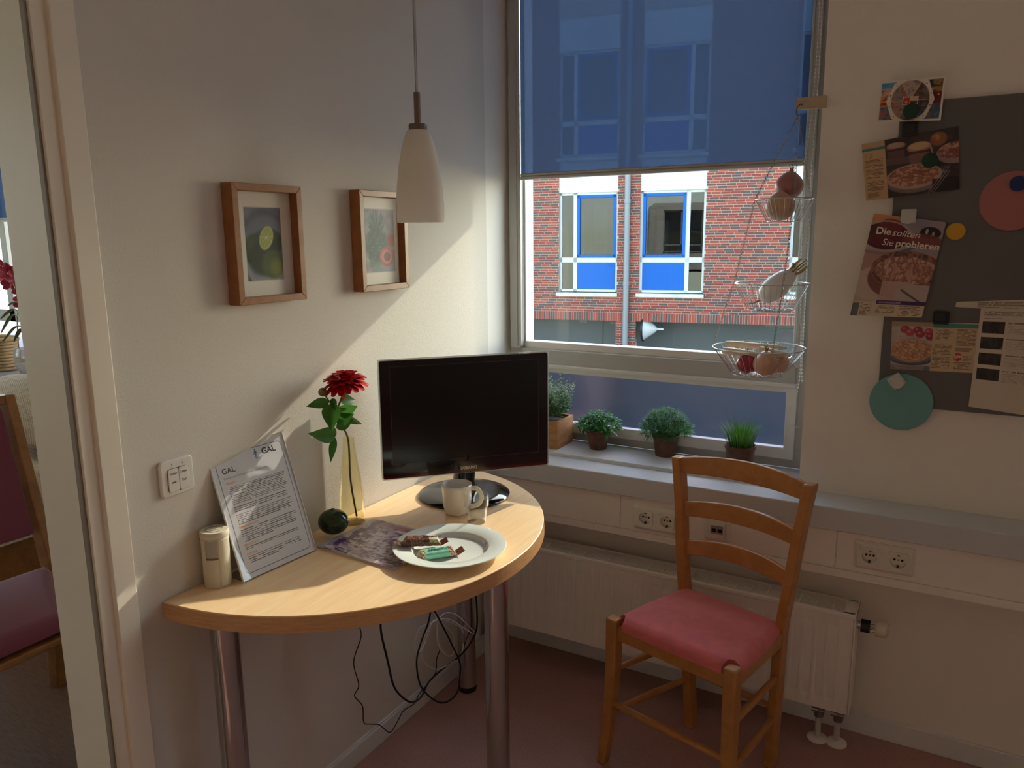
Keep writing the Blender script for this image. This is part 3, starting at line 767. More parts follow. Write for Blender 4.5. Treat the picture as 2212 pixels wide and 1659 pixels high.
for up in (0, 1):
    w = bwin(W1, False, up, bld); w = bwin(W2, True, up, bld)
    bwin([W3, W3 + 2.1], False, up, bld)
# things seen inside the far rooms
g = G(); a = z5(1015, 640); b = z5(1090, 425); fb(g, a[0], ZS, b[0] + 0.05, b[1], -1.6, -1.2); obj('cupboard', g, mat('far_white', (0.5, 0.5, 0.48), 0.6), bld, smooth=0)
g = G(); a = z5(560, 600); b = z5(790, 280); fb(g, a[0], a[1], b[0], b[1], -1.3, -1.25); obj('curtain', g, mat('far_curtain', (0.24, 0.27, 0.30), 0.8), bld, smooth=0)
# downpipe
s_p, _ = z5(876, 300)
g = G(); g.tube([tuple(MF @ Vector((s_p, GZ, 0.10))), tuple(MF @ Vector((s_p, ZTOP, 0.10)))], 0.072, 16)
for zz in (z5(875, 300)[1], z5(852, 860)[1], z5(875, 300)[1] + FLOOR): g.tube([tuple(MF @ Vector((s_p, zz - 0.05, 0.10))), tuple(MF @ Vector((s_p, zz + 0.05, 0.10)))], 0.083, 16)
obj('downpipe', g, mat('zinc', (0.18, 0.195, 0.21), 0.5, metal=0.2), bld)
# garage recess
M_gar = mat('garage_door_grey', (0.055, 0.065, 0.07), 0.6)
g = G(); fb(g, SL, GZ, SR, ZSOL0 + 0.05, -1.15, -1.05)
gd = obj('garage_wall', g, M_gar, bld, smooth=0)
for x0, y0, x1, y1 in ((475, 1120, 530, 1155), (695, 1135, 757, 1168)):
    a = z5(x0, y1); b = z5(x1, y0); g = G()
    fb(g, a[0], a[1], b[0], b[1], -1.06, -1.03)
    v = obj('vent', g, mat('vent_light', (0.11, 0.125, 0.13), 0.6), gd, smooth=0)
    for k in range(3):
        zz = a[1] + (b[1] - a[1]) * (k + 0.6) / 3.6; g = G(); fb(g, a[0] + 0.06, zz, b[0] - 0.06, zz + (b[1] - a[1]) * 0.12, -1.045, -1.022); obj('louvre', g, M_gar, v, smooth=0)
g = G(); fb(g, z5(640, 1200)[0], GZ, z5(643, 1200)[0], ZSOL0, -1.06, -1.035); obj('door_joint', g, M_dark, gd, smooth=0)
# conical wall lamp beside the pier
a = z5(965, 1175); c = MF @ Vector((a[0] + 0.02, a[1], -0.2))
la = obj('wall_lamp', G().lathe([(0.30, 0.0), (0.26, 0.05), (0.10, 0.28), (0.03, 0.34), (0.025, 0.5)], 24, c, frame((0, 0, 0), (0, 0, 1), FN, FU)), mat('lamp_white_metal', (0.45, 0.47, 0.46), 0.4), bld)
obj('lamp_rim', G().lathe([(0.31, -0.03), (0.33, 0.0), (0.31, 0.02)], 24, c, frame((0, 0, 0), (0, 0, 1), FN, FU)), M_black, la)
# ground between the houses
struct('floor_street', G().box(-45, 0.45, GZ - 0.3, 55, 60, GZ), mat('asphalt', (0.22, 0.22, 0.21), 0.85, var=0.15, vscale=1.5))
# ================================================================== furniture
def dep(p): return float(np.dot(np.array(p, float) - CAM, _F))
def zline(px, py, x, y):                       # height at which the vertical through (x, y) is seen at pixel row py
    n = np.array([CAM[0] - x, CAM[1] - y, 0.0]); return float(PP(px, py, (x, y, 0), n)[2])
TZ = 0.75
TC, TR, TTH = (0.003, -0.862), (0.548, 0.556), 0.038
M_beech = wood('beech_top', '#efc898', '#f8daae', (9, 0.9, 1), 0.36, 7, 0.25, 0.02)
M_edge = wood('beech_edge', '#c39160', '#d8a874', (3, 3, 40), 0.4, 6, 0.2, 0.02)
t = thing('half_round_table', 'half-round beech table on chrome legs against the wall', 'table', (0.2, -0.86, 0))
pts = [(TC[0] + TR[0] * math.cos(a), TC[1] + TR[1] * math.sin(a)) for a in np.linspace(-math.pi / 2, math.pi / 2, 90)]
top = obj('tabletop', G().prism(pts, TZ - TTH, TZ), M_beech, t, bevel=0.002)
g = G()
for a, b in zip(pts[:-1], pts[1:]):
    e = 0.0012
    def out(p, k): d = Vector((p[0] - TC[0], p[1] - TC[1])).normalized(); return (p[0] + d.x * k, p[1] + d.y * k)
    a1, b1 = out(a, e), out(b, e)
    g.quad((*a1, TZ - TTH + 0.001), (*b1, TZ - TTH + 0.001), (*b1, TZ - 0.0015), (*a1, TZ - 0.0015))
obj('edge_band', g, M_edge, top, smooth=60)
for x, y in ((0.089, -1.338), (0.480, -0.846), (0.083, -0.385)):
    lg = obj('leg', G().tube([(x, y, 0.014), (x, y, TZ - TTH)], 0.030, 32), M_chrome, t)
    obj('leg_foot', G().lathe([(0.0305, 0.0), (0.031, 0.003), (0.031, 0.016), (0.030, 0.018)], 32, (x, y, 0)), M_black, lg)
    obj('mounting_plate', G().tube([(x, y, TZ - TTH - 0.006), (x, y, TZ - TTH - 0.0005)], 0.045, 24), M_chrome, lg)

# ------------------------------------------------------------------ chair
M_cw = wood('chair_beech', '#b07538', '#c68b4a', (1.2, 1.2, 1.2), 0.33, 16, 0.3, 0.02)
t = thing('dining_chair', 'wooden ladder-back dining chair with a red upholstered seat', 'chair', (0.87, -0.41, 0))
zt = 0.869
FL, FRt = np.array([0.652, -0.494]), np.array([1.005, -0.591])
RLs, RRs = np.array([0.772, -0.225]), np.array([1.068, -0.312])
RLf, RRf = np.array([0.802, -0.218]), np.array([1.055, -0.288])
RLt, RRt = PZ(1466, 985, zt)[:2], PZ(1752, 1045, zt)[:2]
def post(name, path, w, d, xdir, sq=None):
    """a square-section member along path: xdir gives the section orientation in plan"""
    xd = Vector((xdir[0], xdir[1], 0)).normalized(); yd = Vector((-xd.y, xd.x, 0)); vs = []; fs = []
    for i, p in enumerate(path):
        k = 1.0 if sq is None else sq[i]; p = Vector(p)
        for a, b in ((-1, -1), (1, -1), (1, 1), (-1, 1)): vs.append(p + xd * (a * w * k / 2) + yd * (b * d * k / 2))
    for i in range(len(path) - 1):
        for k in range(4): fs.append((i * 4 + k, i * 4 + (k + 1) % 4, i * 4 + 4 + (k + 1) % 4, i * 4 + 4 + k))
    fs.append((3, 2, 1, 0)); m = len(path) * 4; fs.append((m - 4, m - 3, m - 2, m - 1))
    return obj(name, G().add(vs, fs), M_cw, t, bevel=0.005, seg=3, smooth=50)
fx = FRt - FL
out_l = np.array([-0.024, -0.012]); out_r = np.array([0.004, -0.016])
for p, o in ((FL, out_l), (FRt, out_r)):
    post('front_leg', [(*(p + o), 0), (*(p + o * 0.55), 0.10), (*(p + o * 0.12), 0.24), (*p, 0.34), (*p, 0.452)], 0.036, 0.036, fx, [0.8, 0.85, 0.95, 1, 1])
for s, f, tp in ((RLs, RLf, RLt), (RRs, RRf, RRt)):
    path = [Vector((*f, 0)), Vector((*(f * 0.5 + s * 0.5), 0.22)), Vector((*s, 0.43)), Vector((*(s * 0.72 + tp * 0.28 + np.array([0, -0.006])), 0.56)), Vector((*(s * 0.4 + tp * 0.6), 0.72)), Vector((*tp, zt))]
    post('rear_leg', catmull(path, 4), 0.028, 0.038, RRs - RLs)
def backpt(z, k):                               # on the rear post at height z: k = 0 left, 1 right
    f = np.clip((z - 0.43) / (zt - 0.43), 0, 1)
    return (RLs, RRs)[k] * (1 - f) + (RLt, RRt)[k] * f
for (l0, l1, r0, r1) in ((985, 1024, 1040, 1088), (1082, 1116, 1132, 1178), (1166, 1200, 1220, 1262)):
    za = [zline(1478, y, *backpt(0.8, 0)) for y in (l1, l0)]; n = 24; vs = []; fs = []
    zm = (za[0] + za[1]) / 2; hh = (za[1] - za[0]) / 2
    A, B = backpt(zm, 0), backpt(zm, 1); d = (B - A) / np.linalg.norm(B - A); nb = np.array([-d[1], d[0]])
    for i in range(n + 1):
        f = i / n; bow = 4 * f * (1 - f); p = A * (1 - f) + B * f + nb * (0.030 * bow)
        h = hh * (0.86 + 0.22 * bow); zc = zm + 0.012 * bow
        for a, b in ((-1, -1), (1, -1), (1, 1), (-1, 1)): vs.append((*(p + nb * a * 0.008), zc + b * h))
    for i in range(n):
        for k in range(4): fs.append((i * 4 + k, i * 4 + 4 + k, i * 4 + 4 + (k + 1) % 4, i * 4 + (k + 1) % 4))
    fs += [(0, 1, 2, 3), (n * 4 + 3, n * 4 + 2, n * 4 + 1, n * 4)]
    obj('back_slat', G().add(vs, fs), M_cw, t, bevel=0.004, seg=3, smooth=50)
def rail(name, a, b, za, zb, w=0.018, h=0.040):
    return obj(name, G().bar((*a, za), (*b, zb), w, h), M_cw, t, bevel=0.002)
rail('seat_rail', FL, FRt, 0.412, 0.412); rail('seat_rail', RLs, RRs, 0.412, 0.412); rail('seat_rail', FL, RLs, 0.412, 0.412); rail('seat_rail', FRt, RRs, 0.412, 0.412)
def stretch(a, b, za, zb, r=0.0095): obj('stretcher', G().tube([(*a, za), (*(a * 0.5 + b * 0.5), (za + zb) / 2), (*b, zb)], [r * 0.85, r * 1.15, r * 0.85], 12), M_cw, t)
def fleg(k, z): return (FL, FRt)[k] + (out_l, out_r)[k] * np.interp(z, [0, 0.10, 0.24, 0.34], [1, 0.55, 0.12, 0])
def rleg(k, z): return (RLf, RRf)[k] * (1 - z / 0.43) + (RLs, RRs)[k] * (z / 0.43)
zf = zline(1327, 1515, *FL); stretch(fleg(0, zf), fleg(1, zf), zf, zf, 0.0105)
zu = zline(1332, 1447, *FL); zl = zline(1330, 1538, *FL)
for k in (0, 1):
    stretch(fleg(k, zu), rleg(k, zu), zu, zu); stretch(fleg(k, zl), rleg(k, zl), zl, zl)
stretch(rleg(0, zl + 0.03), rleg(1, zl + 0.03), zl + 0.03, zl + 0.03)
# seat cushion: domed, corners cut around the front legs
c0 = FL + np.array([-0.004, -0.012]); c1 = FRt + np.array([0.010, -0.014]); c2 = RRs + np.array([0.002, 0.0]); c3 = RLs + np.array([-0.004, 0.004])
nu = 40; vs = []; fs = []
for layer in range(2):
    for j in range(nu + 1):
        for i in range(nu + 1):
            u = i / nu; v = j / nu
            bx = 0.016 * 4 * u * (1 - u); by = 0.012 * 4 * v * (1 - v)
            uu = u + (2 * u - 1) * by * 1.6; vv = v + (2 * v - 1) * bx * 1.4
            p = (c0 * (1 - uu) + c1 * uu) * (1 - vv) + (c3 * (1 - uu) + c2 * uu) * vv
            eu = min(u, 1 - u); ev = min(v, 1 - v); e = min(eu, ev)
            ro = 1 - max(0, 1 - eu / 0.09) ** 2 * 0.5 - max(0, 1 - ev / 0.09) ** 2 * 0.5
            zz = 0.436 + 0.026 * math.sqrt(max(ro, 0)) * (0.6 + 0.4 * min(1, e / 0.05)) + 0.010 * math.sin(math.pi * u) * math.sin(math.pi * v)
            cut = max(0.0, 0.085 - (u if u < 0.5 else 1 - u)) * max(0.0, 0.095 - v) * 60 if v < 0.1 else 0
            cx = (c0 + c1 + c2 + c3) / 4; p = p + (cx - p) * min(cut, 0.12)
            vs.append((p[0], p[1], zz if layer == 0 else 0.430))
W = nu + 1
for j in range(nu):
    for i in range(nu):
        a = j * W + i; fs.append((a, a + 1, a + W + 1, a + W)); b = W * W + a; fs.append((b, b + W, b + W + 1, b + 1))
for i in range(nu):
    for a, b in ((i, i + 1), ((i + 1) * W + nu - W + W - 0, 0),): pass
edge = [i for i in range(W)] + [j * W + nu for j in range(1, W)] + [nu * W + i for i in range(nu - 1, -1, -1)] + [j * W for j in range(nu - 1, 0, -1)]
for a, b in zip(edge, edge[1:] + edge[:1]): fs.append((b, a, W * W + a, W * W + b))
M_seat = mat('red_upholstery', (0.76, 0.175, 0.175), 0.9, bump=0.25, bscale=900, var=0.08, vscale=30, sheen=0.3)
obj('seat_cushion', G().add(vs, fs), M_seat, t, smooth=60)

# ------------------------------------------------------------------ pendant lamp
def opal_mat():
    m = mat('opal_glass', (0.95, 0.92, 0.87), 0.45); nt = m.node_tree; b = nt.nodes['Principled BSDF']; o = nt.nodes['Material Output']
    tl = nt.nodes.new('ShaderNodeBsdfTranslucent'); tl.inputs[0].default_value = (0.98, 0.95, 0.90, 1)
    mx = nt.nodes.new('ShaderNodeMixShader'); mx.inputs[0].default_value = 0.55
    nt.links.new(b.outputs[0], mx.inputs[1]); nt.links.new(tl.outputs[0], mx.inputs[2]); nt.links.new(mx.outputs[0], o.inputs['Surface']); return m
p = PD(909, 480, 1.74)
t = thing('pendant_lamp', 'white frosted glass pendant lamp hanging on a thin cord', 'lamp', tuple(p))
zb = p[2]; x, y = p[0], p[1]
s1 = 1.74 / F_PX
hs = 193 * s1 * 0.985
prof = [(50.5, 0), (51.5, 20), (51, 45), (48.5, 80), (43.5, 120), (36, 160), (28, 188), (24, 196), (20, 198)]
k = hs / 198
out = [(r * s1, z * k) for r, z in prof]; inn = [((r - 3) * s1, z * k - (0.003 if i else 0)) for i, (r, z) in enumerate(prof)][::-1]
obj('lamp_shade', G().lathe(out + inn, 48, (x, y, zb), close=True), opal_mat(), t, smooth=60)
zc = zb + hs
cap = obj('lamp_cap', G().lathe([(19.5 * s1, -0.004), (19.5 * s1, 0.011), (18.5 * s1, 0.013), (7 * s1, 0.0135)], 32, (x, y, zc)), mat('bronze_nickel', (0.23, 0.17, 0.13), 0.42, metal=0.7), t)
rodz = zc + 76 * s1
obj('lamp_rod', G().tube([(x, y, zc + 0.01), (x, y, rodz)], 7.0 * s1, 20), _mats['bronze_nickel'], t)
obj('lamp_cord', G().tube([(x - 0.0022, y, rodz - 0.002), (x - 0.0025, y, H - 0.03)], 0.0016, 8).tube([(x + 0.0022, y, rodz - 0.002), (x + 0.0028, y, H - 0.03)], 0.0012, 8), mat('clear_cord', (0.42, 0.42, 0.42), 0.3), t)
obj('ceiling_rose', G().lathe([(0.05, 0.0), (0.05, -0.025), (0.045, -0.03), (0.004, -0.031)], 32, (x, y, H)), _mats['bronze_nickel'], t)
obj('light_bulb', G().sphere((x, y, zb + hs * 0.5), (0.022, 0.022, 0.03)).tube([(x, y, zb + hs * 0.6), (x, y, zc)], 0.013, 12), mat('bulb_glass', (0.8, 0.8, 0.78), 0.2), t)

# ------------------------------------------------------------------ two framed prints on the left wall
M_fw = wood('picture_frame_wood', '#8f5a2c', '#a56d3a', (1, 1, 1), 0.4, 22, 0.2, 0.02)
def picture(label, y0, y1, z0, z1, D, B, painter, mats):
    t = thing('framed_picture', label, 'picture', (0.0, (y0 + y1) / 2, z0), 'framed fruit prints on the left wall')
    Mp = frame((0, y0, z0), (0, 1, 0), (0, 0, 1)); W = y1 - y0; Hh = z1 - z0        # x along the wall, y up, z into the room
    for k, q in enumerate((((0, 0), (W, 0), (W - B, B), (B, B)), ((W, 0), (W, Hh), (W - B, Hh - B), (W - B, B)), ((W, Hh), (0, Hh), (B, Hh - B), (W - B, Hh - B)), ((0, Hh), (0, 0), (B, B), (B, Hh - B)))):
        obj('frame_bar', G().prism(q, 0.001, D).xf(Mp), M_fw, t, bevel=0.0012)
    obj('backing_board', G().box(B * 0.5, B * 0.5, 0.0015, W - B * 0.5, Hh - B * 0.5, 0.008).xf(Mp), mat('backing', (0.3, 0.25, 0.2), 0.8), t)
    c = [tuple(Mp @ Vector((a, b, 0.0115))) for a, b in ((B - .002, B - .002), (W - B + .002, B - .002), (W - B + .002, Hh - B + .002), (B - .002, Hh - B + .002))]
    printed('art_print', c, 150, 210, painter, t, print_mat('art_paper', 0.6), 0.003)
    obj('glass_pane', G().quad((B - 0.002, B - 0.002, 0.021), (W - B + 0.002, B - 0.002, 0.021), (W - B + 0.002, Hh - B + 0.002, 0.021), (B - 0.002, Hh - B + 0.002, 0.021)).xf(Mp), thin_glass('picture_glass', (0.97, 0.97, 0.97), 0.009, 0.02, 0.12), t, smooth=0)
def art_limes(P):
    x0, x1, y0, y1 = 0.20, 0.80, 0.155, 0.845
    P.rect(x0 - .012, y0 - .008, x1 + .012, y1 + .008, '#cfc7b4')
    q = Paint((P.U - x0) / (x1 - x0), (P.V - y0) / (y1 - y0), '#8b8f9e')
    n = fbm(q.U * 9, q.V * 13, 3)
    q.put(np.ones_like(n), np.stack([0.42 + .16 * n, 0.43 + .16 * n, 0.50 + .17 * n], -1))
    q.ell(0.62, 0.28, 0.86, 0.70, '#5c6272', 1, 0.12, -0.3); q.ell(0.66, 0.26, 0.80, 0.62, '#737889', .9, 0.1, -0.3)
    q.put((0.10 - q.V + 0.1 * q.U) * 8, '#a6a9b0', .7); q.put((0.32 - q.V - q.U * 1.2) * 9, '#9a9ea8', .8); q.put((0.12 - q.V - q.U * 0.9) * 14, '#2e333f', .9)
    q.ell(0.24, 0.42, 0.30, 0.22, '#2e3c22', 1, 0.25); q.ell(0.20, 0.46, 0.18, 0.14, '#4d5b33', .7, 0.7)
    q.ell(0.62, 0.52, 0.42, 0.20, '#36452a', 1, 0.25); q.ell(0.50, 0.30, 0.44, 0.24, '#27331f', .9, 0.3)
    q.ell(0.72, 0.22, 0.32, 0.20, '#4a5a26', 1, 0.25); q.ell(0.82, 0.17, 0.17, 0.12, '#8a8d35', .8, 0.8)
    q.ell(0.57, 0.585, 0.225, 0.155, '#8a9440', 1, 0.06, 0.5); q.ell(0.57, 0.587, 0.205, 0.138, '#c9cf9a', 1, 0.08, 0.5); q.ell(0.57, 0.587, 0.185, 0.122, '#a9b465', 1, 0.1, 0.5)
    for k in range(9):
        a = k * math.pi * 2 / 9 + .2; q.line(0.57, 0.587, 0.57 + 0.18 * math.cos(a), 0.587 + 0.12 * math.sin(a), 0.008, '#d5d9a6', 1, .7)
    q.ell(0.57, 0.59, 0.022, 0.016, '#eef0dc', 1, .5)
    m = (P.U >= x0) & (P.U <= x1) & (P.V >= y0) & (P.V <= y1); P.c[m] = q.c[m]; return P
def art_pine(P):
    x0, x1, y0, y1 = 0.12, 0.88, 0.15, 0.86
    P.rect(x0 - .012, y0 - .008, x1 + .012, y1 + .008, '#b9b6b4')
    q = Paint((P.U - x0) / (x1 - x0), (P.V - y0) / (y1 - y0), '#8f93a4'); n = fbm(q.U * 7, q.V * 10, 11)
    q.put(np.ones_like(n), np.stack([0.40 + .3 * n, 0.40 + .3 * n, 0.48 + .28 * n], -1))
    for k in range(26):
        a = math.radians(20 + 140 * (k % 13) / 12); r = 0.22 + 0.10 * ((k * 5) % 4) / 3
        q.line(0.42, 0.62, 0.42 + r * math.cos(a), 0.62 + r * 1.25 * math.sin(a), 0.022, ('#24424d', '#3c6470', '#577f86')[k % 3], 0.8, .9)
    q.ell(0.42, 0.42, 0.34, 0.28, '#274652', .95, 0.3)
    for j in range(9):
        for i in range(8):
            cx = 0.14 + i * 0.08 + (j % 2) * 0.04; cy = 0.18 + j * 0.055
            if ((cx - .42) / .33) ** 2 + ((cy - .42) / .27) ** 2 < 1: q.ell(cx, cy, 0.03, 0.022, ('#3e6a74', '#58828a', '#2f5660')[(i + j * 2) % 3], .9, .5)
    q.ell(0.26, 0.14, 0.10, 0.07, '#4f7a6a', .9, .3); q.ell(0.45, 0.10, 0.10, 0.06, '#5f8474', .8, .3)
    q.ell(0.90, 0.50, 0.16, 0.10, '#a63a4a', .95, 0.3)
    q.ell(0.74, 0.24, 0.24, 0.16, '#b84a58', 1, 0.15); q.ell(0.74, 0.24, 0.17, 0.11, '#d59a9a', .8, .3); q.ell(0.75, 0.24, 0.11, 0.075, '#6d2a34', .9, .3)
    for k in range(12):
        a = k * math.pi / 6; q.ell(0.75 + .09 * math.cos(a), 0.24 + .06 * math.sin(a), 0.025, 0.018, '#8e2f3e', .9, .4)
    m = (P.U >= x0) & (P.U <= x1) & (P.V >= y0) & (P.V <= y1); P.c[m] = q.c[m]; return P
picture('wooden framed print of a halved lime on whole limes', -1.182, -0.976, 1.3555, 1.6215, 0.035, 0.0165, art_limes, None)
picture('wooden framed print of a blue-green pineapple with red fruit', -0.768, -0.565, 1.3580, 1.6245, 0.035, 0.0165, art_pine, None)

# ------------------------------------------------------------------ light switch
yc, zc = -1.3585, 1.0095
t = thing('light_switch', 'white double light switch with two labelled rockers beside the door trim', 'switch', (0, yc, zc))
Msw = frame((0, yc, zc), (0, 1, 0), (0, 0, 1))
M_sw = mat('switch_plastic', (0.78, 0.74, 0.68), 0.28)
obj('switch_plate', G().prism(rrect(-0.0405, -0.0395, 0.0405, 0.0395, 0.010), 0, 0.009).xf(Msw), M_sw, t, bevel=0.0035, seg=3)
obj('rocker_gap', G().prism(rrect(-0.0245, -0.0305, 0.0250, 0.0205, 0.007), 0.008, 0.0094).xf(Msw), mat('rocker_shadow_gap', (0.16, 0.12, 0.09), 0.6), t)
M_ink = mat('black_ink', (0.02, 0.02, 0.025), 0.6)
for a, b, lines in ((-0.0238, 0.0012, ('K\u00fcchen-', 'zeile')), (0.0018, 0.0243, ('Lampe', 'Tisch'))):
    r = obj('rocker', G().prism(rrect(a, -0.0298, b, 0.0198, 0.005), 0.009, 0.0122).xf(Msw), M_sw, t, bevel=0.001)
    for k, s in enumerate(lines):
        text(s, 0.0072, M_ink, Msw @ Matrix.Translation(((a + b) / 2, 0.0075 - 0.0185 * k, 0.0124)), r, bold=0.00012, align='CENTER', sx=0.78)
for s, xx in (('5', -0.0115), ('6', 0.0135)): text(s, 0.0078, M_ink, Msw @ Matrix.Translation((xx, 0.0255, 0.0092)), t, bold=0.0001, align='CENTER')
# ================================================================== television
th = math.radians(46); dr = Vector((math.cos(th), math.sin(th), 0)); nn = Vector((dr.y, -dr.x, 0))
BLc, BRc = Vector((0.050, -0.745, 0)), Vector((0.395, -0.387, 0)); cb = (BLc + BRc) / 2
tvz = 0.828; W2_, TVH = 0.2475, 0.345
bc = Vector((0.190, -0.540, TZ))
t = thing('television', 'flat black television on a round glossy base at the end of the table', 'television', tuple(bc))
Mt = frame((cb.x, cb.y, tvz), dr, (0, 0, 1), nn)
M_tvb = mat('glossy_black', (0.006, 0.005, 0.006), 0.06, coat=0.5)
def bezel_mat():
    m = bpy.data.materials.new('wine_black_bezel'); m.use_nodes = True; nt = m.node_tree; b = nt.nodes['Principled BSDF']
    tc = nt.nodes.new('ShaderNodeTexCoord'); sp = nt.nodes.new('ShaderNodeSeparateXYZ'); nt.links.new(tc.outputs['Object'], sp.inputs[0])
    mr = nt.nodes.new('ShaderNodeMapRange'); mr.inputs['From Min'].default_value = tvz + 0.002; mr.inputs['From Max'].default_value = tvz + 0.03
    nt.links.new(sp.outputs['Z'], mr.inputs['Value']); cr = nt.nodes.new('ShaderNodeValToRGB')
    cr.color_ramp.elements[0].color = (0.11, 0.006, 0.012, 1); cr.color_ramp.elements[1].color = (0.008, 0.004, 0.005, 1)
    k = cr.color_ramp.elements.new(0.5); k.color = (0.02, 0.004, 0.006, 1)
    nt.links.new(mr.outputs[0], cr.inputs['Fac']); nt.links.new(cr.outputs[0], b.inputs['Base Color'])
    b.inputs['Roughness'].default_value = 0.08; return m
pan = obj('panel', G().prism(rrect(-W2_ + 0.004, 0.004, W2_ - 0.004, TVH - 0.004, 0.005), -0.018, 0.0).xf(Mt), bezel_mat(), t, bevel=0.0015)
obj('acrylic_border', G().prism(rrect(-W2_, 0, W2_, TVH, 0.006), -0.0085, -0.0035).xf(Mt), mat('clear_acrylic', (0.80, 0.84, 0.82), 0.05, trans=0.75, ior=1.3), t, bevel=0.001)
g = G().prism(rrect(-W2_ + 0.03, 0.02, W2_ - 0.03, TVH - 0.03, 0.03), -0.045, -0.018).prism(rrect(-0.15, 0.06, 0.15, 0.26, 0.04), -0.062, -0.045)
obj('rear_housing', g.xf(Mt), M_black, t, bevel=0.004)
sx0, sx1, sy0, sy1 = -W2_ + 0.032, W2_ - 0.033, 0.046, TVH - 0.021
obj('screen', G().box(sx0, sy0, -0.001, sx1, sy1, 0.0006).xf(Mt), mat('screen_black', (0.0055, 0.005, 0.006), 0.16), pan, smooth=0)
M_ln = mat('bezel_seam', (0.16, 0.09, 0.085), 0.3)
g = G(); w = 0.0005
for a in ((sx0, sy0, sx1, sy0 + w), (sx0, sy1 - w, sx1, sy1), (sx0, sy0, sx0 + w, sy1), (sx1 - w, sy0, sx1, sy1)): g.box(a[0], a[1], 0, a[2], a[3], 0.0010)
obj('screen_seam', g.xf(Mt), M_ln, pan, smooth=0)
lp = Mt.inverted() @ Vector(PP(1012.5, 1012.5, cb, np.array(nn)))
text('SAMSUNG', 0.0125, mat('logo_silver', (0.62, 0.56, 0.50), 0.35), Mt @ Matrix.Translation((lp.x, lp.y, 0.0006)), pan, bold=0.0005, align='CENTER', sx=0.86)
obj('neck', G().tube([tuple(bc + Vector((0, 0, 0.008))), tuple(bc + Vector((0, 0, 0.05))), tuple(Vector((cb.x, cb.y, tvz + 0.05)) - nn * 0.03), tuple(Vector((cb.x, cb.y, tvz + 0.10)) - nn * 0.045)], [0.045, 0.032, 0.032, 0.036], 24), M_tvb, t)
obj('base', G().lathe([(0.128, 0.0), (0.134, 0.002), (0.135, 0.006), (0.132, 0.009), (0.10, 0.0125), (0.05, 0.016), (0.02, 0.0175), (0.0005, 0.018)], 64, tuple(bc)), M_tvb, t, smooth=50)

# ------------------------------------------------------------------ mug, drinking glass, plate, bars
p = PZ(988, 1109, TZ); d = dep(p); s1 = d / F_PX
t = thing('mug', 'pale grey porcelain mug beside the drinking glass', 'mug', tuple(p))
hm = zline(994, 1044, p[0], p[1]) - TZ; r1 = 33.0 * s1; r0 = 22.5 * s1
def sq(amount, h):
    def f(q, a):
        k = amount * max(0.0, 1 - q.z / h * 1.35); m_ = max(abs(math.cos(a)), abs(math.sin(a)))
        s_ = 1 - k + k * min(1.25, 0.84 / m_ * 1.12); return (q.x * s_, q.y * s_, q.z)
    return f
prof = [(0.0005, 0.002), (r0 * 0.8, 0.0), (r0, 0.003), (r0 * 1.06, 0.012), (r0 * 1.22, hm * 0.3), (r1 * 0.93, hm * 0.62), (r1 * 0.99, hm * 0.88), (r1, hm - 0.001), (r1 - 0.0012, hm), (r1 - 0.003, hm - 0.001), (r1 - 0.0038, hm * 0.85), (r1 * 0.84, hm * 0.5), (r0 * 0.98, 0.02), (r0 * 0.7, 0.008), (0.0005, 0.007)]
M_mug = mat('mug_porcelain', (0.80, 0.80, 0.76), 0.15, coat=0.4)
obj('mug_body', G().lathe(prof, 48, tuple(p), fn=sq(0.75, hm)), M_mug, t, smooth=60)
hd = Vector((0.93, 0.36, 0)).normalized(); c = Vector(p)
pts = [c + hd * (r1 * 0.95) + Vector((0, 0, hm * 0.86)), c + hd * (r1 * 1.35) + Vector((0, 0, hm * 0.85)), c + hd * (r1 * 1.62) + Vector((0, 0, hm * 0.62)), c + hd * (r1 * 1.45) + Vector((0, 0, hm * 0.36)), c + hd * (r1 * 0.84) + Vector((0, 0, hm * 0.24))]
obj('mug_handle', G().tube(catmull(pts, 8), 0.0045, 10, sq=1.5), M_mug, t, smooth=60)

p = PZ(1030, 1127, TZ); d = dep(p); s1 = d / F_PX; hg = zline(1029, 1066, p[0], p[1]) - TZ; r1 = 27.3 * s1; r0 = 20.5 * s1
p[2] = TZ
M_glass = thin_glass('clear_glass', (0.97, 0.98, 0.98), 0.03, 0.0, 0.8)
prof = [(0.0005, 0.0), (r0 * 0.96, 0.0), (r0, 0.002), (r0 * 1.08, hg * 0.30), (r0 * 1.18, hg * 0.54), (r1 * 0.985, hg * 0.60), (r1, hg * 0.95), (r1 - 0.0005, hg), (r1 - 0.0016, hg), (r1 - 0.0022, hg * 0.95), (r1 * 0.985 - 0.0022, hg * 0.62), (r0 * 1.18 - 0.0022, hg * 0.55), (r0 * 1.05 - 0.002, hg * 0.28), (r0 * 0.92, 0.009), (0.0005, 0.008)]
tag(obj('drinking_glass', G().lathe(prof, 48, tuple(p)), M_glass, smooth=60), 'clear stackable drinking glass standing between mug and plate', 'glass')

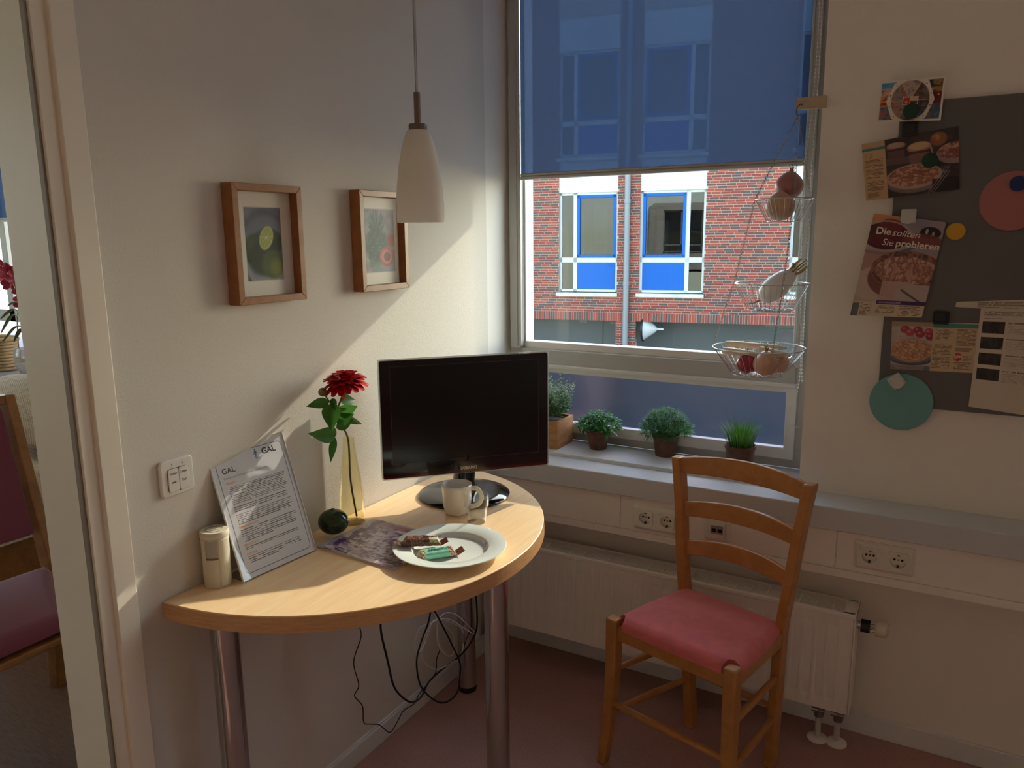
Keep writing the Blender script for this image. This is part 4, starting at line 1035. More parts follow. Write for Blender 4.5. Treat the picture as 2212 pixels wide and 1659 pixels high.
pc = (PZ(847, 1180, 0.771) + PZ(1093, 1173, 0.771)) / 2; R = np.linalg.norm(PZ(847, 1180, 0.771) - PZ(1093, 1173, 0.771)) / 2
pc = np.array([PZ(970, 1182, 0.771)[0], PZ(970, 1182, 0.771)[1], TZ])
pc[:2] = (PZ(970, 1230, 0.768)[:2] + PZ(975, 1134, 0.771)[:2]) / 2 * 0.5 + 0.5 * ((PZ(847, 1180, 0.771) + PZ(1093, 1173, 0.771)) / 2)[:2]
prof = [(0.0005, 0.003), (R * 0.56, 0.003), (R * 0.56, 0.0002), (R * 0.62, 0.0005), (R * 0.66, 0.008), (R * 0.72, 0.0135), (R * 0.99, 0.0205), (R, 0.0215), (R - 0.001, 0.0232), (R * 0.98, 0.0232), (R * 0.70, 0.0178), (R * 0.665, 0.0150), (R * 0.64, 0.0085), (R * 0.60, 0.0065), (0.0005, 0.006)]
M_plate = mat('plate_porcelain', (0.80, 0.85, 0.83), 0.12, coat=0.4)
tag(obj('dinner_plate', G().lathe(prof, 96, tuple(pc)), M_plate, smooth=50), 'white round dinner plate carrying two snack bars on the table', 'plate')
PLZ = TZ + 0.0065

def bar_wrapped(name, label, a, b, z, wid, hgt, col, body_paint, word, tilt=0.0):
    """a flow-packed bar: pillow body with printed skin and two crimped ends"""
    a = Vector(PZ(*a, z + hgt * 0.5)); b = Vector(PZ(*b, z + hgt * 0.5)); a.z = z; b.z = z
    L = (b - a).length; x = (b - a).normalized(); y = Vector((-x.y, x.x, 0))
    t = thing(name, label, 'snack bar', tuple((a + b) / 2))
    M0 = frame(tuple(a), x, y) @ Matrix.Rotation(tilt, 4, 'Y')
    e = 0.145
    nL, nC = 60, 28; vs = []; cols = []; fs = []
    for i in range(nL + 1):
        u = i / nL; k = min(1.0, min(u - e, 1 - e - u) / 0.07 + 0.0) if e < u < 1 - e else 0.0
        k = max(0.0, k); k = math.sqrt(k)
        hh = 0.0012 + (hgt - 0.0012) * k; ww = wid * (0.90 + 0.10 * k) if k > 0 else wid * 0.88
        zig = 0.0016 * (1 if i % 2 else -1) if not (e * 0.8 < u < 1 - e * 0.8) else 0.0
        lift = 0.010 * max(0, (e - u) / e, (u - 1 + e) / e)
        for j in range(nC):
            an = 2 * math.pi * j / nC; cx = math.copysign(abs(math.cos(an)) ** 0.45, math.cos(an)); sz = math.copysign(abs(math.sin(an)) ** 0.55, math.sin(an))
            wob = 0.0006 * math.sin(u * 40 + j * 1.3)
            vs.append(tuple(M0 @ Vector((u * L, cx * ww / 2, hh / 2 + sz * hh / 2 + lift + zig * 0.3 + wob * k))))
            cols.append((u, (cx + 1) / 2, sz))
    for i in range(nL):
        for j in range(nC):
            l = (j + 1) % nC; fs.append((i * nC + j, (i + 1) * nC + j, (i + 1) * nC + l, i * nC + l))
    fs.append(tuple(range(nC))); fs.append(tuple(nL * nC + j for j in range(nC - 1, -1, -1)))
    me = mesh_of('wrapper', G().add(vs, fs), print_mat('foil_wrapper', 0.28), 50)
    C_ = np.array([body_paint(*c) for c in cols]); C_ = np.where(C_ <= 0.04045, C_ / 12.92, ((C_ + 0.055) / 1.055) ** 2.4)
    ca = me.color_attributes.new('Col', 'FLOAT_COLOR', 'POINT'); ca.data.foreach_set('color', np.hstack([C_, np.ones((len(C_), 1))]).astype(np.float32).ravel())
    o = bpy.data.objects.new('wrapper', me); link(o, t)
    # lettering reads from the far side of the table: turned half round
    s, u0, size, shear = word
    Mw = M0 @ Matrix.Translation((u0 * L, 0.0, hgt + 0.0012)) @ Matrix.Rotation(math.pi, 4, 'Z')
    text(s, size, mat('bar_navy_ink', (0.015, 0.02, 0.09), 0.4), Mw @ Matrix.Translation((0, -size * 0.35, 0)), o, bold=0.0005, align='CENTER', shear=shear, sx=0.95)
    return t
def paint_brown(u, v, s):
    h = vnoise(np.array(u * 90.0), np.array(v * 30.0 + s * 4), 5)
    if u < 0.15 or u > 0.85: return rgb('#5b2c1e') if h > 0.35 else rgb('#7a4630')
    if u < 0.55: return rgb('#8c6a5c') if h > 0.6 else rgb('#4a261c')
    if 0.62 < u < 0.84 and s > 0.2: return rgb('#d8c8a8') if h > 0.25 else rgb('#c2a57a')
    return rgb('#6a3422')
def paint_mint(u, v, s):
    h = float(vnoise(np.array(u * 60.0), np.array(v * 20.0 + s * 3), 8))
    if u < 0.15 or u > 0.86: return rgb('#6a3a2c') if h > 0.4 else rgb('#a3705a')
    if u < 0.27: return rgb('#d8cfae') if h > 0.45 else rgb('#8f6040')
    if u > 0.71: return rgb('#7a4030') if h > 0.5 else rgb('#c9b9a2')
    return rgb('#7fc9ac') if h > 0.2 else rgb('#93d3b8')
bar_wrapped('snack_bar', 'brown wrapped cereal bar lying on the plate rim', (855, 1170), (966, 1158), PLZ + 0.0165, 0.036, 0.019, None, paint_brown, ('CORNY', 0.70, 0.0135, 0.2), 0.075)
bar_wrapped('snack_bar', 'mint green wrapped cereal bar lying in the middle of the plate', (884, 1203), (1001, 1186), PLZ + 0.0015, 0.036, 0.017, None, paint_mint, ('CORNY', 0.52, 0.0145, 0.0))

# ------------------------------------------------------------------ magazine under the plate
A, B_, D_ = [PZ(*q, TZ + 0.005) for q in ((853, 1229), (685, 1179), (785, 1114))]
A = np.array(A); e1 = B_ - A; e2 = D_ - B_
e2 = e2 - e1 * np.dot(e1, e2) / np.dot(e1, e1) * 0.75
c = [B_, A, A + e2, B_ + e2]
def mag_paint(P):
    n = fbm(P.U * 5 + 2 * fbm(P.U * 4, P.V * 4, 2), P.V * 9, 4); n2 = fbm(P.U * 30, P.V * 26, 9)
    base = np.stack([0.66 + .3 * n, 0.60 + .3 * n, 0.64 + .26 * n], -1)
    P.put(np.ones_like(n), base)
    P.put((n2 - 0.52) * 9 * (np.abs(P.V - .55) < .33), '#5d3a58', .75)
    P.put((fbm(P.U * 14, P.V * 30, 21) - 0.54) * 10, '#7e5a86', .65)
    P.put((fbm(P.U * 9 + 7, P.V * 22, 31) - 0.57) * 10, '#3f3040', .7)
    P.rect(0, 0.86, 1, 0.97, '#8d3350', .65); P.rect(0, 0.0, 0.06, 1, '#b8b6bd', .9)
    P.put(((np.abs(P.U - 0.13 - 0.02 * np.sin(P.V * 20)) < 0.035) & (P.V > .12)).astype(float), '#5a3a78', .8)
    P.rows(0.16, 0.42, 0.02, 0.12, 3, '#2f2448', .8, 3, .4, .5, .03); P.rows(0.5, 0.9, 0.06, 0.2, 4, '#3a2030', .6, 5, .3, .5, .03)
    return P
t = thing('magazine', 'purple and white magazine lying half under the plate', 'magazine', tuple(A - np.array([0, 0, 0.005])))
mg = printed('cover', c, 200, 200, mag_paint, t, print_mat('magazine_gloss', 0.22), 0.0006)
lo = [np.array(q) - np.array([0, 0, 0.0007]) for q in c]; g = G()
g.add([tuple(q) for q in lo] + [(q[0], q[1], TZ + 0.0003) for q in lo], [(3, 2, 1, 0)[::-1], (4, 5, 6, 7)[::-1], (0, 1, 5, 4), (1, 2, 6, 5), (2, 3, 7, 6), (3, 0, 4, 7)])
obj('pages', g, mat('paper_pages', (0.62, 0.58, 0.55), 0.7), t, smooth=0)

# ------------------------------------------------------------------ dark green fruit on the magazine corner
p = PZ(719, 1152, TZ + 0.006); s1 = dep(p) / F_PX
r = 31.5 * s1
cf = Vector((p[0] + 0.004, p[1], TZ + 0.0055 + r * 0.88))
o = tag(obj('mango', G().sphere((0, 0, 0), (r * 1.04, r * 0.94, r * 0.88), 36, 20, Matrix.Rotation(0.5, 4, 'Z')).xf(Matrix.Translation(cf)), mat('dark_green_skin', (0.018, 0.038, 0.010), 0.22, var=0.6, vscale=30, coat=0.3), smooth=80), 'dark green round fruit lying on the corner of the magazine', 'fruit')
obj('stem_end', G().lathe([(0.006, 0.0), (0.005, 0.002), (0.001, 0.003)], 12, tuple(cf + Vector((0.0, 0.0, r * 0.87)))), mat('stem_brown', (0.10, 0.07, 0.03), 0.7), o)

# ------------------------------------------------------------------ vase with an artificial flower
vb = np.array([0.046, -0.868, TZ]); s1 = dep(vb) / F_PX
hv = zline(731, 946, vb[0], vb[1]) - TZ
rb = 29 * s1; rn = 12 * s1
rb = min(rb, 0.036)
prof = [(0.0005, 0.0), (rb * 0.92, 0.0), (rb, 0.004), (rb * 0.99, hv * 0.10), (rb * 0.93, hv * 0.3), (rb * 0.74, hv * 0.55), (rb * 0.5, hv * 0.82), (rn, hv * 0.96), (rn, hv), (rn - 0.0018, hv), (rn - 0.002, hv * 0.95), (rb * 0.5 - 0.002, hv * 0.82), (rb * 0.74 - 0.002, hv * 0.55), (rb * 0.93 - 0.002, hv * 0.3), (rb * 0.97 - 0.002, 0.02), (rb * 0.8, 0.012), (0.0005, 0.011)]
M_vase = thin_glass('amber_glass', (0.99, 0.972, 0.865), 0.03, 0.0, 0.6)
tag(obj('glass_vase', G().lathe(prof, 48, tuple(vb)), M_vase, smooth=60), 'slender pale yellow glass vase holding a single red flower', 'vase')
fh = Vector(PX(746, 832, vb[0] + 0.035)); fh_c = fh
t = thing('artificial_flower', 'red artificial flower with green leaves standing in the yellow vase', 'flower', (vb[0], vb[1], TZ + 0.015))
M_stem = mat('stem_olive', (0.14, 0.12, 0.05), 0.7)
sp = [Vector((vb[0] + 0.006, vb[1] + 0.01, TZ + 0.014)), Vector((vb[0], vb[1], TZ + hv * 0.5)), Vector((vb[0], vb[1] - 0.003, TZ + hv)), Vector(PX(726, 905, vb[0] + 0.012)), Vector(PX(737, 862, vb[0] + 0.025)), fh + Vector((0, 0, -0.012))]
stem = obj('stem', G().tube(catmull(sp, 8), 0.0026, 8), M_stem, t, smooth=60)
obj('flower_neck', G().tube([tuple(fh + Vector((-0.004, -0.006, -0.035))), tuple(fh + Vector((0, 0, -0.002)))], [0.004, 0.009], 12), mat('petal_orange', (0.45, 0.07, 0.03), 0.6), t)
M_pet = mat('red_petal', (0.50, 0.008, 0.016), 0.55, var=0.35, vscale=60, spec=0.2)
M_pet.node_tree.nodes['Principled BSDF'].inputs['Subsurface Weight'].default_value = 0.0
def petal_mesh(L, w, droop):
    g = G(); n = 7; vs = []
    for i in range(n + 1):
        u = i / n; ww = w * (0.25 + 0.95 * math.sin(math.pi * min(u * 0.82 + 0.06, 1)) ** 0.8) * (1 if u < 0.9 else 0.8)
        z = 0.012 * math.sin(u * 2.2) - droop * u * u
        for k in (-1, 0, 1): vs.append((u * L, k * ww / 2, z - (0.0025 if k == 0 else 0) + (0.0015 if (i == n and k == 0) else 0)))
    fs = [(i * 3 + k, i * 3 + 3 + k, i * 3 + 4 + k, i * 3 + 1 + k) for i in range(n) for k in (0, 1)]
    g.add(vs, fs); return mesh_of('petal', g, M_pet, 80)
s1 = dep(fh) / F_PX
tilt = Matrix.Rotation(math.radians(5), 4, Vector((1, 0.3, 0)).normalized())
for ring, (n, L, w, dr_, el) in enumerate(((17, 46 * s1, 0.020, 0.020, 2), (16, 45 * s1, 0.019, 0.014, 16), (14, 39 * s1, 0.018, 0.010, 30), (11, 32 * s1, 0.016, 0.006, 46), (8, 24 * s1, 0.013, 0.0, 66))):
    pm = petal_mesh(L, w, dr_)
    for k in range(n):
        a = 2 * math.pi * (k + 0.5 * (ring % 2) + 0.15 * rnd.random()) / n
        M = Matrix.Translation(fh + Vector((0, 0, ring * 0.0006))) @ tilt @ Matrix.Rotation(a, 4, 'Z') @ Matrix.Rotation(-math.radians(el + rnd.uniform(-6, 6)), 4, 'Y') @ Matrix.Translation((0.004, 0, 0))
        inst('petal', pm, t, M=M)
def leaf_mesh(name, L, w, fold=0.25, curl=0.3, mt=None, n=8):
    vs = []
    for i in range(n + 1):
        u = i / n; ww = w * math.sin(math.pi * u ** 0.75) * (1 - 0.15 * u) if 0 < i < n else w * 0.02
        z = -curl * L * u * u
        for k in (-1, -0.5, 0, 0.5, 1): vs.append((u * L, k * ww / 2, z + abs(k) * ww * fold * 0.5))
    fs = [(i * 5 + k, i * 5 + 5 + k, i * 5 + 6 + k, i * 5 + 1 + k) for i in range(n) for k in range(4)]
    return mesh_of(name, G().add(vs, fs), mt, 80)
def leaf_mat(name, c, tr=0.35, var=0.3, vs=40, rough=0.4):
    m = mat(name, c, rough, var=var, vscale=vs); nt = m.node_tree; b = nt.nodes['Principled BSDF']; o = nt.nodes['Material Output']
    tl = nt.nodes.new('ShaderNodeBsdfTranslucent'); tl.inputs[0].default_value = (min(c[0] * 2.2, 1), min(c[1] * 2.4, 1), c[2] * 1.2, 1)
    mx = nt.nodes.new('ShaderNodeMixShader'); mx.inputs[0].default_value = tr
    nt.links.new(b.outputs[0], mx.inputs[1]); nt.links.new(tl.outputs[0], mx.inputs[2]); nt.links.new(mx.outputs[0], o.inputs['Surface']); return m
M_leaf = leaf_mat('flower_leaf', (0.035, 0.11, 0.028))
def leaf_px(base, tip, x0, x1, w, roll=0.0, fold=0.3, curl=0.15):
    a = Vector(PX(*base, x0)); b = Vector(PX(*tip, x1)); L = (b - a).length; x = (b - a).normalized()
    view = (Vector(CAM) - a).normalized(); z = (view - x * view.dot(x)).normalized(); y = z.cross(x)
    M = frame(a, x, y, z) @ Matrix.Rotation(roll, 4, 'X')
    inst('leaf', leaf_mesh('leaf', L, w, fold, curl, M_leaf), t, M=M)
fx = vb[0]
leaf_px((711, 868), (665, 876), fx + .01, fx - .005, 0.030, 0.2)
leaf_px((716, 872), (716, 925), fx + .015, fx + .06, 0.050, 0.1)
leaf_px((735, 868), (770, 862), fx + .02, fx + .035, 0.036, -0.3)
leaf_px((730, 890), (772, 880), fx + .015, fx + .06, 0.040, 0.5)
leaf_px((728, 915), (762, 893), fx + .015, fx + .05, 0.040, -0.4)
leaf_px((726, 925), (764, 906), fx + .01, fx + .045, 0.030, 0.2)
leaf_px((727, 938), (676, 940), fx + .005, fx + .02, 0.046, -0.3)
leaf_px((738, 895), (788, 926), fx + .015, fx + .012, 0.022, 0.4)
leaf_px((724, 945), (712, 998), fx + .0, fx + .006, 0.022, 0.3)
leaf_px((718, 860), (724, 885), fx + .02, fx + .045, 0.018, 0.0)
bp = Vector(PX(697, 847, fx + 0.005))
obj('bud_stem', G().tube(catmull([Vector(PX(728, 890, fx + .012)), Vector(PX(712, 868, fx + .008)), bp], 6), 0.0018, 7), M_stem, t)
obj('bud', G().sphere(tuple(bp), 9.5 * s1, 20, 12), mat('bud_olive', (0.20, 0.17, 0.06), 0.6, var=0.3, vscale=80), t, smooth=80)

# ------------------------------------------------------------------ acrylic stand with an information sheet
A = Vector(PZ(527, 1260, TZ)); B_ = Vector(PZ(683, 1190, TZ)); x = (B_ - A).normalized(); back = Vector((-x.y, x.x, 0))
le = math.radians(19); up = back * math.sin(le) + Vector((0, 0, math.cos(le))); nrm = x.cross(up)
SW, SH = (B_ - A).length, 0.302
t = thing('sign_holder', 'clear acrylic table stand holding a printed information sheet', 'sign', tuple((A + B_) / 2))
Ms = frame(A + Vector((0, 0, 0.0022)), x, up, nrm)
M_acr = mat('sign_acrylic', (0.93, 0.95, 0.95), 0.02, trans=1.0, ior=1.25)
obj('rear_plate', G().box(0, 0, -0.0042, SW, SH, -0.0022).xf(Ms), M_acr, t, bevel=0.0005)
obj('front_plate', G().box(0, 0.0, 0.0, SW, SH * 0.985, 0.0016).xf(Ms), thin_glass('acrylic_sheet', (0.97, 0.97, 0.97), 0.03), t, smooth=0)
bd = 0.066
obj('foot_plate', G().box(0, 0, -0.001, SW, bd, 0.001).xf(frame(A + Vector((0, 0, 0.0012)), x, back)), thin_glass('acrylic_foot', (0.93, 0.93, 0.92), 0.05), t, smooth=0)
M_ag = mat('acrylic_edge', (0.82, 0.84, 0.84), 0.15)
g = G().box(-0.0006, 0, -0.0042, 0.0006, SH, 0.0018).box(SW - 0.0006, 0, -0.0042, SW + 0.0006, SH, 0.0018).box(0, SH - 0.0008, -0.0042, SW, SH + 0.0006, 0.0018).xf(Ms)
g2 = G().box(-0.0006, 0, -0.001, 0.0006, bd, 0.001).box(0, bd - 0.0006, -0.001, SW, bd + 0.0006, 0.001).xf(frame(A + Vector((0, 0, 0.0012)), x, back)); g.add(g2.v, g2.f)
obj('polished_edge', g, M_ag, t)
def sheet(P):
    P.rect(0, 0, 1, 1, '#e6e6ea')
    a, b = P.U, P.V; asp = SH / SW                                     # rounded blue border line
    qx = np.abs(a - .505) - (.445 - .05); qy = (np.abs(b - .495) - (.455 - .05 / asp)) * asp
    dd = np.hypot(np.maximum(qx, 0), np.maximum(qy, 0)) + np.minimum(np.maximum(qx, qy), 0) - .05
    P.put((0.0042 - np.abs(dd)) / 0.002, '#2c5a90')
    blocks = ((.705, .565, 11), (.553, .505, 3), (.492, .407, 6), (.372, .283, 6), (.235, .208, 2), (.165, .118, 3))
    for k, (y1, y0, n) in enumerate(blocks): P.rows(.135 + (.0 if k else 0), .90, y0, y1, n, '#34343c', .8, 3 + k, .10, .42, .022)
    for y1, y0 in ((.283, .270), (.118, .106)): P.rows(.135, .55, y0, y1, 1, '#34343c', .8, 9, .1, .55, .022)
    return P
cs = [tuple(Ms @ Vector(q)) for q in ((0.001, 0.001, -0.001), (SW - 0.001, 0.001, -0.001), (SW - 0.001, SH - 0.004, -0.001), (0.001, SH - 0.004, -0.001))]
sh = printed('info_sheet', cs, 300, 430, sheet, t, print_mat('sheet_paper', 0.7), 0.0003)
def st(s, u, v, size, m, **k): text(s, size, m, Ms @ Matrix.Translation((u * SW, v * SH, -0.0008)), sh, **k)
M_navy = mat('navy_ink', (0.02, 0.025, 0.05), 0.6); M_bl = mat('blue_ink', (0.06, 0.20, 0.45), 0.6); M_or = mat('orange_ink', (0.75, 0.30, 0.06), 0.6); M_gr = mat('grey_blue_ink', (0.25, 0.30, 0.42), 0.6)
st('GAL', .115, .800, 0.0180, M_navy, bold=0.00012, sx=1.05); st('GAL', .665, .868, 0.0205, M_navy, bold=0.0005, sx=1.05)
st('Gestaltung Altersgerechter Lebenswelten', .115, .758, 0.0076, M_gr, sx=0.98)
for s, v in (('PROJEKT', .716), ('DEMONSTRATOR', .378), ('BENUTZUNG', .241), ('PARTNER', .171)): st(s, .13, v, 0.0066, M_or, bold=0.0001)
def man(u, v, h):
    g = G(); c = lambda a, b: (u * SW + a * h, v * SH + b * h)
    g.prism(circ(*c(0, .92), h * .075, n=14), -0.0009, -0.0006)
    for q in (((-.10, .80), (.10, .80), (.07, .42), (-.07, .42)), ((-.10, .80), (-.05, .76), (-.20, .45), (-.25, .48)), ((.10, .80), (.05, .76), (.20, .47), (.25, .50)), ((-.07, .42), (.0, .42), (-.06, .0), (-.12, .0)), ((.0, .42), (.07, .42), (.16, .02), (.10, .0))):
        g.prism([c(*k) for k in q][::-1], -0.0009, -0.0006)
    obj('walking_figure_mark', g.xf(Ms), M_bl, sh, smooth=0)
man(.585, .845, 0.0235)

# ------------------------------------------------------------------ white cylindrical sensor
p = PZ(457, 1262, TZ); p = np.array([0.037, -1.302, TZ]); s1 = dep(p) / F_PX; r = 28.5 * s1
hc = zline(442, 1146, p[0], p[1]) - TZ
t = thing('room_sensor', 'cream plastic cylinder-shaped sensor standing at the end of the table', 'device', tuple(p))
M_cream = mat('cream_plastic', (0.66, 0.60, 0.46), 0.38)
obj('sensor_body', G().lathe([(r * 0.93, 0.0), (r * 0.97, 0.002), (r, 0.02), (r * 1.0, hc - 0.016), (r * 0.985, hc - 0.015)], 48, tuple(p)), M_cream, t, smooth=50)
cp = obj('sensor_cap', G().lathe([(r * 1.02, hc - 0.014), (r * 1.04, hc - 0.012), (r * 1.04, hc - 0.003), (r * 1.0, hc), (0.0005, hc)], 48, tuple(p)), M_cream, t, smooth=40)
for q in (0.66, 0.55, 0.10): obj('cap_ring', G().tube([(p[0] + r * q * math.cos(a), p[1] + r * q * math.sin(a), TZ + hc) for a in np.linspace(0, 2 * math.pi, 40)[:-1]], 0.0006, 6, closed=True), mat('ring_olive', (0.30, 0.26, 0.16), 0.5), cp)
va = math.atan2(CAM[1] - p[1], CAM[0] - p[0])
def patch(a0, a1, z0, z1, rr, th_):
    n = 14; vs = []
    for i in range(n + 1):
        a = va + math.radians(a0 + (a1 - a0) * i / n)
        for q, zz in ((rr, z0), (rr + th_, z0), (rr + th_, z1), (rr, z1)): vs.append((p[0] + q * math.cos(a), p[1] + q * math.sin(a), TZ + zz))
    fs = []
    for i in range(n):
        for k in range(4): fs.append((i * 4 + k, i * 4 + 4 + k, i * 4 + 4 + (k + 1) % 4, i * 4 + (k + 1) % 4))
    return G().add(vs, fs + [(3, 2, 1, 0), (n * 4, n * 4 + 1, n * 4 + 2, n * 4 + 3)])
obj('sensor_window', patch(-42, 8, hc - 0.058, hc - 0.018, r, 0.0006), mat('sensor_lens', (0.42, 0.40, 0.34), 0.3), t)
obj('sensor_window_ledge', patch(-42, 8, hc - 0.060, hc - 0.056, r, 0.0016), mat('sensor_shadow', (0.16, 0.14, 0.10), 0.5), t)
obj('sensor_rib', patch(-56, -44, hc - 0.065, hc - 0.016, r, 0.0024), M_cream, t)
obj('battery_cover', patch(12, 62, 0.006, hc - 0.017, r, 0.0013), M_cream, t)
# ================================================================== hanging wire baskets
b0, b1 = PY(1722, 214, 0.0), PY(1775, 234, 0.0)
t = thing('wall_bracket', 'small beige wooden bracket screwed beside the window holding the baskets', 'bracket', (b1[0], -0.01, b1[2]))
zb0, zb1 = b1[2] - 0.001, b0[2] + 0.001
bk = obj('bracket_board', G().box(b0[0], -0.014, zb0, b1[0] + 0.012, 0.0, zb1), mat('bracket_beige', (0.52, 0.42, 0.28), 0.6), t, bevel=0.001)
hk = np.array([b0[0] + 0.012, -0.022, zb0 + 0.010])
for dx in (0.018, 0.030): obj('screw', G().tube([(b0[0] + dx, -0.016, zb1 - 0.012), (b0[0] + dx, -0.013, zb1 - 0.012)], 0.0022, 10), M_chrome, bk)
hp = [hk + np.array(v) for v in ((0.004, 0.010, 0.002), (0.002, -0.004, 0.003), (-0.004, -0.012, -0.006), (-0.006, -0.010, -0.020), (-0.002, -0.006, -0.027), (0.004, -0.008, -0.023))]
obj('hook', G().tube(catmull(hp, 6), 0.0013, 7), mat('hook_iron', (0.12, 0.11, 0.10), 0.4, metal=0.8), t)
top = Vector(hp[4])
YBK = (-0.050, -0.066, -0.082)
ctr = [Vector(PY(*q, y)) for q, y in zip(((1696, 430), (1667, 612), (1639, 750)), YBK)]
def rad(a, b, y): return abs(PY(*b, y)[0] - PY(*a, y)[0]) / 2
RB = [rad((1631, 425), (1761, 425), YBK[0]) * 0.99, rad((1586, 605), (1747, 605), YBK[1]), rad((1540, 740), (1737, 757), YBK[2])]
HB = [0.062, 0.075, 0.078]; RF = [0.58, 0.62, 0.56]
t = thing('hanging_basket', 'three-tier round wire basket hanging on chains in front of the window', 'hanging basket', tuple(top))
M_wire = M_steel
def ring(g, c, r, w, n=56, tilt=0.0): g.tube([(c.x + r * math.cos(a), c.y + r * math.sin(a), c.z + tilt * r * math.cos(a)) for a in np.linspace(0, 2 * math.pi, n + 1)[:-1]], w, 6, closed=True)
def chain(g, a, b, wire=0.0007, ll=0.0125):
    a = Vector(a); b = Vector(b); L = (b - a).length; n = max(2, int(L / (ll * 0.82))); x = (b - a).normalized()
    u = x.orthogonal().normalized(); v = x.cross(u)
    for i in range(n):
        c = a + x * (L * (i + 0.5) / n); s = u if i % 2 else v; h = L / n * 0.62
        g.tube([c + x * (h * math.cos(q)) + s * (0.0026 * math.sin(q)) for q in np.linspace(0, 2 * math.pi, 9)[:-1]], wire, 4, closed=True)
M_chain = mat('chain_steel', (0.35, 0.34, 0.33), 0.35, metal=1.0)
ang = [math.radians(a) for a in (-165, -62, 42)]
prev = [top] * 3
for k in range(3):
    c, r, h = ctr[k], RB[k], HB[k]
    g = G(); ring(g, c, r, 0.0016); bs = obj('basket_rim', g, M_wire, t, smooth=60)
    g = G(); nw = 36; rf = r * RF[k]
    for i in range(nw):
        a = 2 * math.pi * i / nw
        g.tube([(c.x + r * math.cos(a), c.y + r * math.sin(a), c.z), (c.x + rf * math.cos(a), c.y + rf * math.sin(a), c.z - h)], 0.00075, 5)
    obj('basket_wires', g, M_wire, bs, smooth=60)
    g = G()
    for q in (1.0, 0.68, 0.36): ring(g, c - Vector((0, 0, h)), rf * q, 0.0009, 40)
    for i in range(9):
        a = math.pi * i / 9; g.tube([(c.x + rf * math.cos(a), c.y + rf * math.sin(a), c.z - h), (c.x - rf * math.cos(a), c.y - rf * math.sin(a), c.z - h)], 0.0007, 4)
    obj('basket_floor', g, M_wire, bs, smooth=60)
    nxt = []
    for i, a in enumerate(ang):
        e = c + Vector((r * math.cos(a), r * math.sin(a), 0.001)); g = G(); chain(g, prev[i], e); obj('chain', g, M_chain, t, smooth=60); nxt.append(e)
    prev = nxt
# the produce in the baskets
def bfloor(k): return ctr[k].z - HB[k] + 0.002
def at_y(px, py, y): return Vector(PY(px, py, y))
def bulb(name, label, cat, c, r, squash, cols, stem=True, lean=(0, 0), n=28):
    t = thing(name, label, cat, tuple(c - Vector((0, 0, r * squash))))
    g = G().sphere((0, 0, 0), (r, r, r * squash), n, 18)
    g.v = [(x_ * (1 - 0.10 * max(0, z_ / r) ** 2), y_ * (1 - 0.10 * max(0, z_ / r) ** 2), z_ + 0.12 * r * max(0, z_ / (r * squash)) ** 6) for x_, y_, z_ in g.v]
    R_ = Matrix.Translation(c) @ Matrix.Rotation(lean[0], 4, 'X') @ Matrix.Rotation(lean[1], 4, 'Y'); g.xf(R_)
    obj('skin', g, cols, t, smooth=80)
    if stem:
        tp = R_ @ Vector((0, 0, r * squash * 1.08)); g = G()
        for k in range(4): g.tube([tuple(tp - Vector((0, 0, 0.003))), tuple(tp + Vector((0.006 * math.cos(k * 1.7), 0.006 * math.sin(k * 1.7), 0.012 + 0.003 * k)))], [0.0035, 0.0008], 6)
        obj('dry_stem', g, mat('dry_stem_straw', (0.30, 0.20, 0.10), 0.7), t)
    return t
M_on1 = mat('purple_onion_skin', (0.40, 0.18, 0.16), 0.35, var=0.35, vscale=18, stretch=(1, 1, 0.2), coat=0.2)
M_on2 = mat('pale_turnip_skin', (0.58, 0.38, 0.25), 0.4, var=0.3, vscale=14, coat=0.2)
s1 = dep(ctr[0]) / F_PX
c = at_y(1686, 437, YBK[0] - 0.018); bulb('onion', 'brown-skinned onion lying in the top wire basket', 'onion', Vector((c.x, c.y, bfloor(0) + 31 * s1 * 0.95)), 31 * s1, 0.95, M_on2, False)
c = at_y(1702, 402, YBK[0] + 0.03); bulb('onion', 'purple onion with dry stem on top of the brown one in the upper basket', 'onion', Vector((c.x + 0.004, c.y, c.z)), 30 * s1, 0.93, M_on1, True, (0.1, 0.1))
# white aubergine / radish leaning in the middle basket
a = at_y(1648, 648, YBK[1]); b = at_y(1716, 590, YBK[1]); ax = (b - a); L = 0.128; ax.normalize()
mid = (a + b) / 2 + Vector((-0.002, 0, 0.004))
t = thing('white_aubergine', 'smooth white aubergine lying in the middle wire basket', 'vegetable', tuple(Vector((mid.x, mid.y, bfloor(1)))))
pr = [(0.0008, 0.0), (0.014, 0.004), (0.026, 0.016), (0.0335, 0.04), (0.0335, 0.065), (0.028, 0.092), (0.019, 0.112), (0.012, 0.124), (0.010, 0.128)]
Ma = frame(mid - ax * L / 2, ax.orthogonal(), ax.cross(ax.orthogonal()), ax)
obj('aubergine_body', G().lathe(pr, 32, (0, 0, 0), Ma), mat('white_skin', (0.76, 0.78, 0.74), 0.3, coat=0.3), t, smooth=80)
g = G()
e = mid + ax * (L / 2)
for k in range(6):
    q = k * 1.05; o_ = ax.orthogonal() * math.cos(q) + ax.cross(ax.orthogonal()) * math.sin(q)
    g.tube([tuple(e - ax * 0.008 + o_ * 0.009), tuple(e + ax * 0.008 + o_ * 0.013), tuple(e + ax * (0.030 + 0.004 * (k % 3)) + o_ * 0.012)], [0.006, 0.0055, 0.002], 7, sq=0.5)
obj('dry_calyx', g, mat('straw_calyx', (0.45, 0.30, 0.08), 0.6), t)
